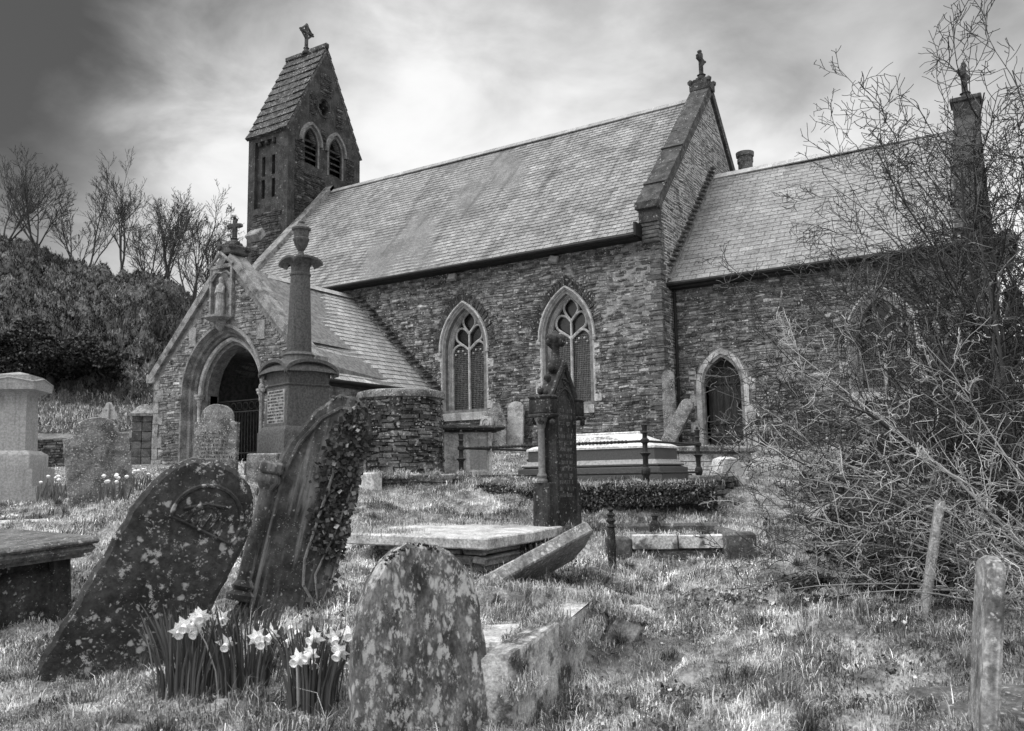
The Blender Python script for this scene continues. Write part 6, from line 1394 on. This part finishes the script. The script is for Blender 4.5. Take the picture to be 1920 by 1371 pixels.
# ------------------------------------------------------------------ grass
rng = np.random.default_rng(77)
def gpatch(n, t0, t1, L, wd, seed, smul=.64, flat=1.35, name='grass', pw=1.):
    rg_ = np.random.default_rng(seed); t = t0+(t1-t0)*rg_.random(n)**pw; s_ = rg_.uniform(-1.05, 1.45, n)*(t*smul+.25)
    x = CX+s_*rx_+t*fx_; y = CY+s_*ry_+t*fy_
    inch = ((y > -.12) & (x > XT) & (x < XE)) | ((y > -PP-.05) & (x > px0-.05) & (x < px1+.05))
    m = ~inch; s_, t, x, y = s_[m], t[m], x[m], y[m]; z = Hst(s_, t); n = len(z)
    cl = fbm(s_*1.3+20, t*1.3+8, 3); tu = fbm(s_*3.2+60, t*3.2+2, 2); fi = vnoise(s_*9, t*9)
    wet = np.clip((tu-.50)*7, 0, 1)                       # darker, longer green tufts among the pale thatch
    Lb = L*rg_.uniform(.45, 1.3, n)*(.6+.9*cl)*(1+.9*wet)
    g = np.where(rg_.random(n) < .22+.55*wet, rg_.uniform(.04, .20, n), rg_.uniform(.28, .92, n)*(.5+1.05*fi))
    under = np.clip((s_-(.27*t-.1))/1.2, 0, 1)*np.clip((t-5.2)/1.5, 0, 1)    # grass darker and shorter under the bush
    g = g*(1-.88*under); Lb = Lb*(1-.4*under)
    pat = fbm(s_*.9+33, t*.9+71, 3); sp = np.clip((fbm(s_*5+3, t*5+1, 2)-.56)*8, 0, 1)   # moss cushions and worn spots between the thatch
    g = g*np.clip(.1+1.8*pat, .4, 1.4)*(1-.55*sp); Lb = Lb*(1-.5*sp)
    az = 9*fbm(s_*1.1+5, t*1.1+2, 2)*math.pi+rg_.normal(0, .9, n)
    V, F, G = blades(np.stack([x, y, z], -1), Lb, wd*rg_.uniform(.6, 1.4, n), g, rg_, .9, flat=flat, az=az)
    np_mesh(name, V, F, G, M_GRASS)['kind'] = 'stuff'
gpatch(400000, 2.6, 6.5, .038, .0034, 1)
gpatch(400000, 6.3, 12.5, .045, .0052, 2)
gpatch(110000, 12.3, 23, .06, .011, 3, smul=.62)
gpatch(22000, 2.8, 9, .10, .0035, 4, flat=1.0)

# coarse tussocks
rg_ = np.random.default_rng(91); P = []; Lq = []; Gq = []; Az = []
for k in range(520):
    t = 2.9+9.5*rg_.random()**.8; s_ = rg_.uniform(-1, 1)*t*.62
    if fbm(np.array([s_*.8+4]), np.array([t*.8+9]), 2)[0] < .45: continue
    x = CX+s_*rx_+t*fx_; y = CY+s_*ry_+t*fy_; z = float(Hst(np.array([s_]), np.array([t]))[0]); n = int(rg_.uniform(50, 130)); r_ = rg_.uniform(.02, .07); a = rg_.uniform(0, 6.28, n); q = r_*np.sqrt(rg_.random(n))
    P.append(np.stack([x+q*np.cos(a), y+q*np.sin(a), np.full(n, z)], -1)); L0 = rg_.uniform(.06, .15); Lq.append(L0*rg_.uniform(.5, 1.2, n)); gg = rg_.choice([.06, .10, .16, .32, .5]); Gq.append(gg*rg_.uniform(.6, 1.4, n)); Az.append(a+rg_.normal(0, .4, n))
P = np.concatenate(P); V, F, G = blades(P, np.concatenate(Lq), rg_.uniform(.0025, .0055, len(P)), np.concatenate(Gq), rg_, .8, flat=.75, az=np.concatenate(Az)); np_mesh('grass_tussocks', V, F, G, M_GRASS)['kind'] = 'stuff'
# dead leaves and twigs lying about
carpet('leaf_litter', 9000, (150, 1900, 3.0, 9.5), .022, [.03, .06, .12, .25, .55], 77, .02, [.2, .25, .25, .2, .1], .48, 1.6, .1)

# dead grass and moss creeping over kerbs, slabs and wall tops
def creep(name, segs, n, L, wd, seed, up=.0, flat=1.3, tone=(.08, .6)):
    rg_ = np.random.default_rng(seed); P = []
    for a, b_, w_ in segs:
        t = rg_.random(n)[:, None]; P.append(np.array(a)*(1-t)+np.array(b_)*t+np.stack([rg_.normal(0, w_, n), rg_.normal(0, w_, n), rg_.uniform(-.03, up+.01, n)], -1))
    P = np.concatenate(P); m = len(P); cl = fbm(P[:, 0]*4, P[:, 1]*4, 2) > .42; P = P[cl]; m = len(P)
    V, F, G = blades(P, L*rg_.uniform(.5, 1.3, m), wd*rg_.uniform(.6, 1.4, m), rg_.uniform(*tone, m), rg_, 1., flat=flat); np_mesh(name, V, F, G, M_GRASS)['kind'] = 'stuff'
VS = bpy.data.objects['vault_slab']; q = lambda x, y, z: tuple(VS.matrix_basis @ Vector((x, y, z)))
vz = p_vault
creep('creeping_grass', [(pA+Vector((.12, -.03, -.13)), pB+Vector((.12, -.03, -.12)), .04), (pA+Vector((-.1, .05, -.03)), pB+Vector((-.09, .03, -.03)), .03), (pB, pC, .05), (pE, pD, .05), (pA+(pB-pA)*.45, pA+(pB-pA)*.62, .04),
    (q(-1.6, 1.45, vz), q(.0, 1.5, vz), .07), (q(-1.6, .0, vz), q(-1.5, 1.5, vz), .12), (q(-1.5, .1, vz), q(-.9, .3, vz), .12)], 2200, .06, .004, 5)
a_ = at(660, 893, 11.7); b_ = at(868, 893, 11.7); c_ = at(910, 903, 11.3)-Vector((0, 0, .10)); d_ = at(1330, 896, 10.75)-Vector((0, 0, .10))
creep('creeping_grass', [(a_, b_, .09), (c_, d_, .10), (c_+Vector((0, -.1, -.02)), d_+Vector((0, -.1, -.02)), .04)], 6000, .10, .006, 6, .02)
creep('creeping_grass', [(c_+Vector((0, -.14, -.14)), d_+Vector((0, -.14, -.16)), .03)], 5000, .12, .006, 16, .02, flat=2.2, tone=(.05, .3))
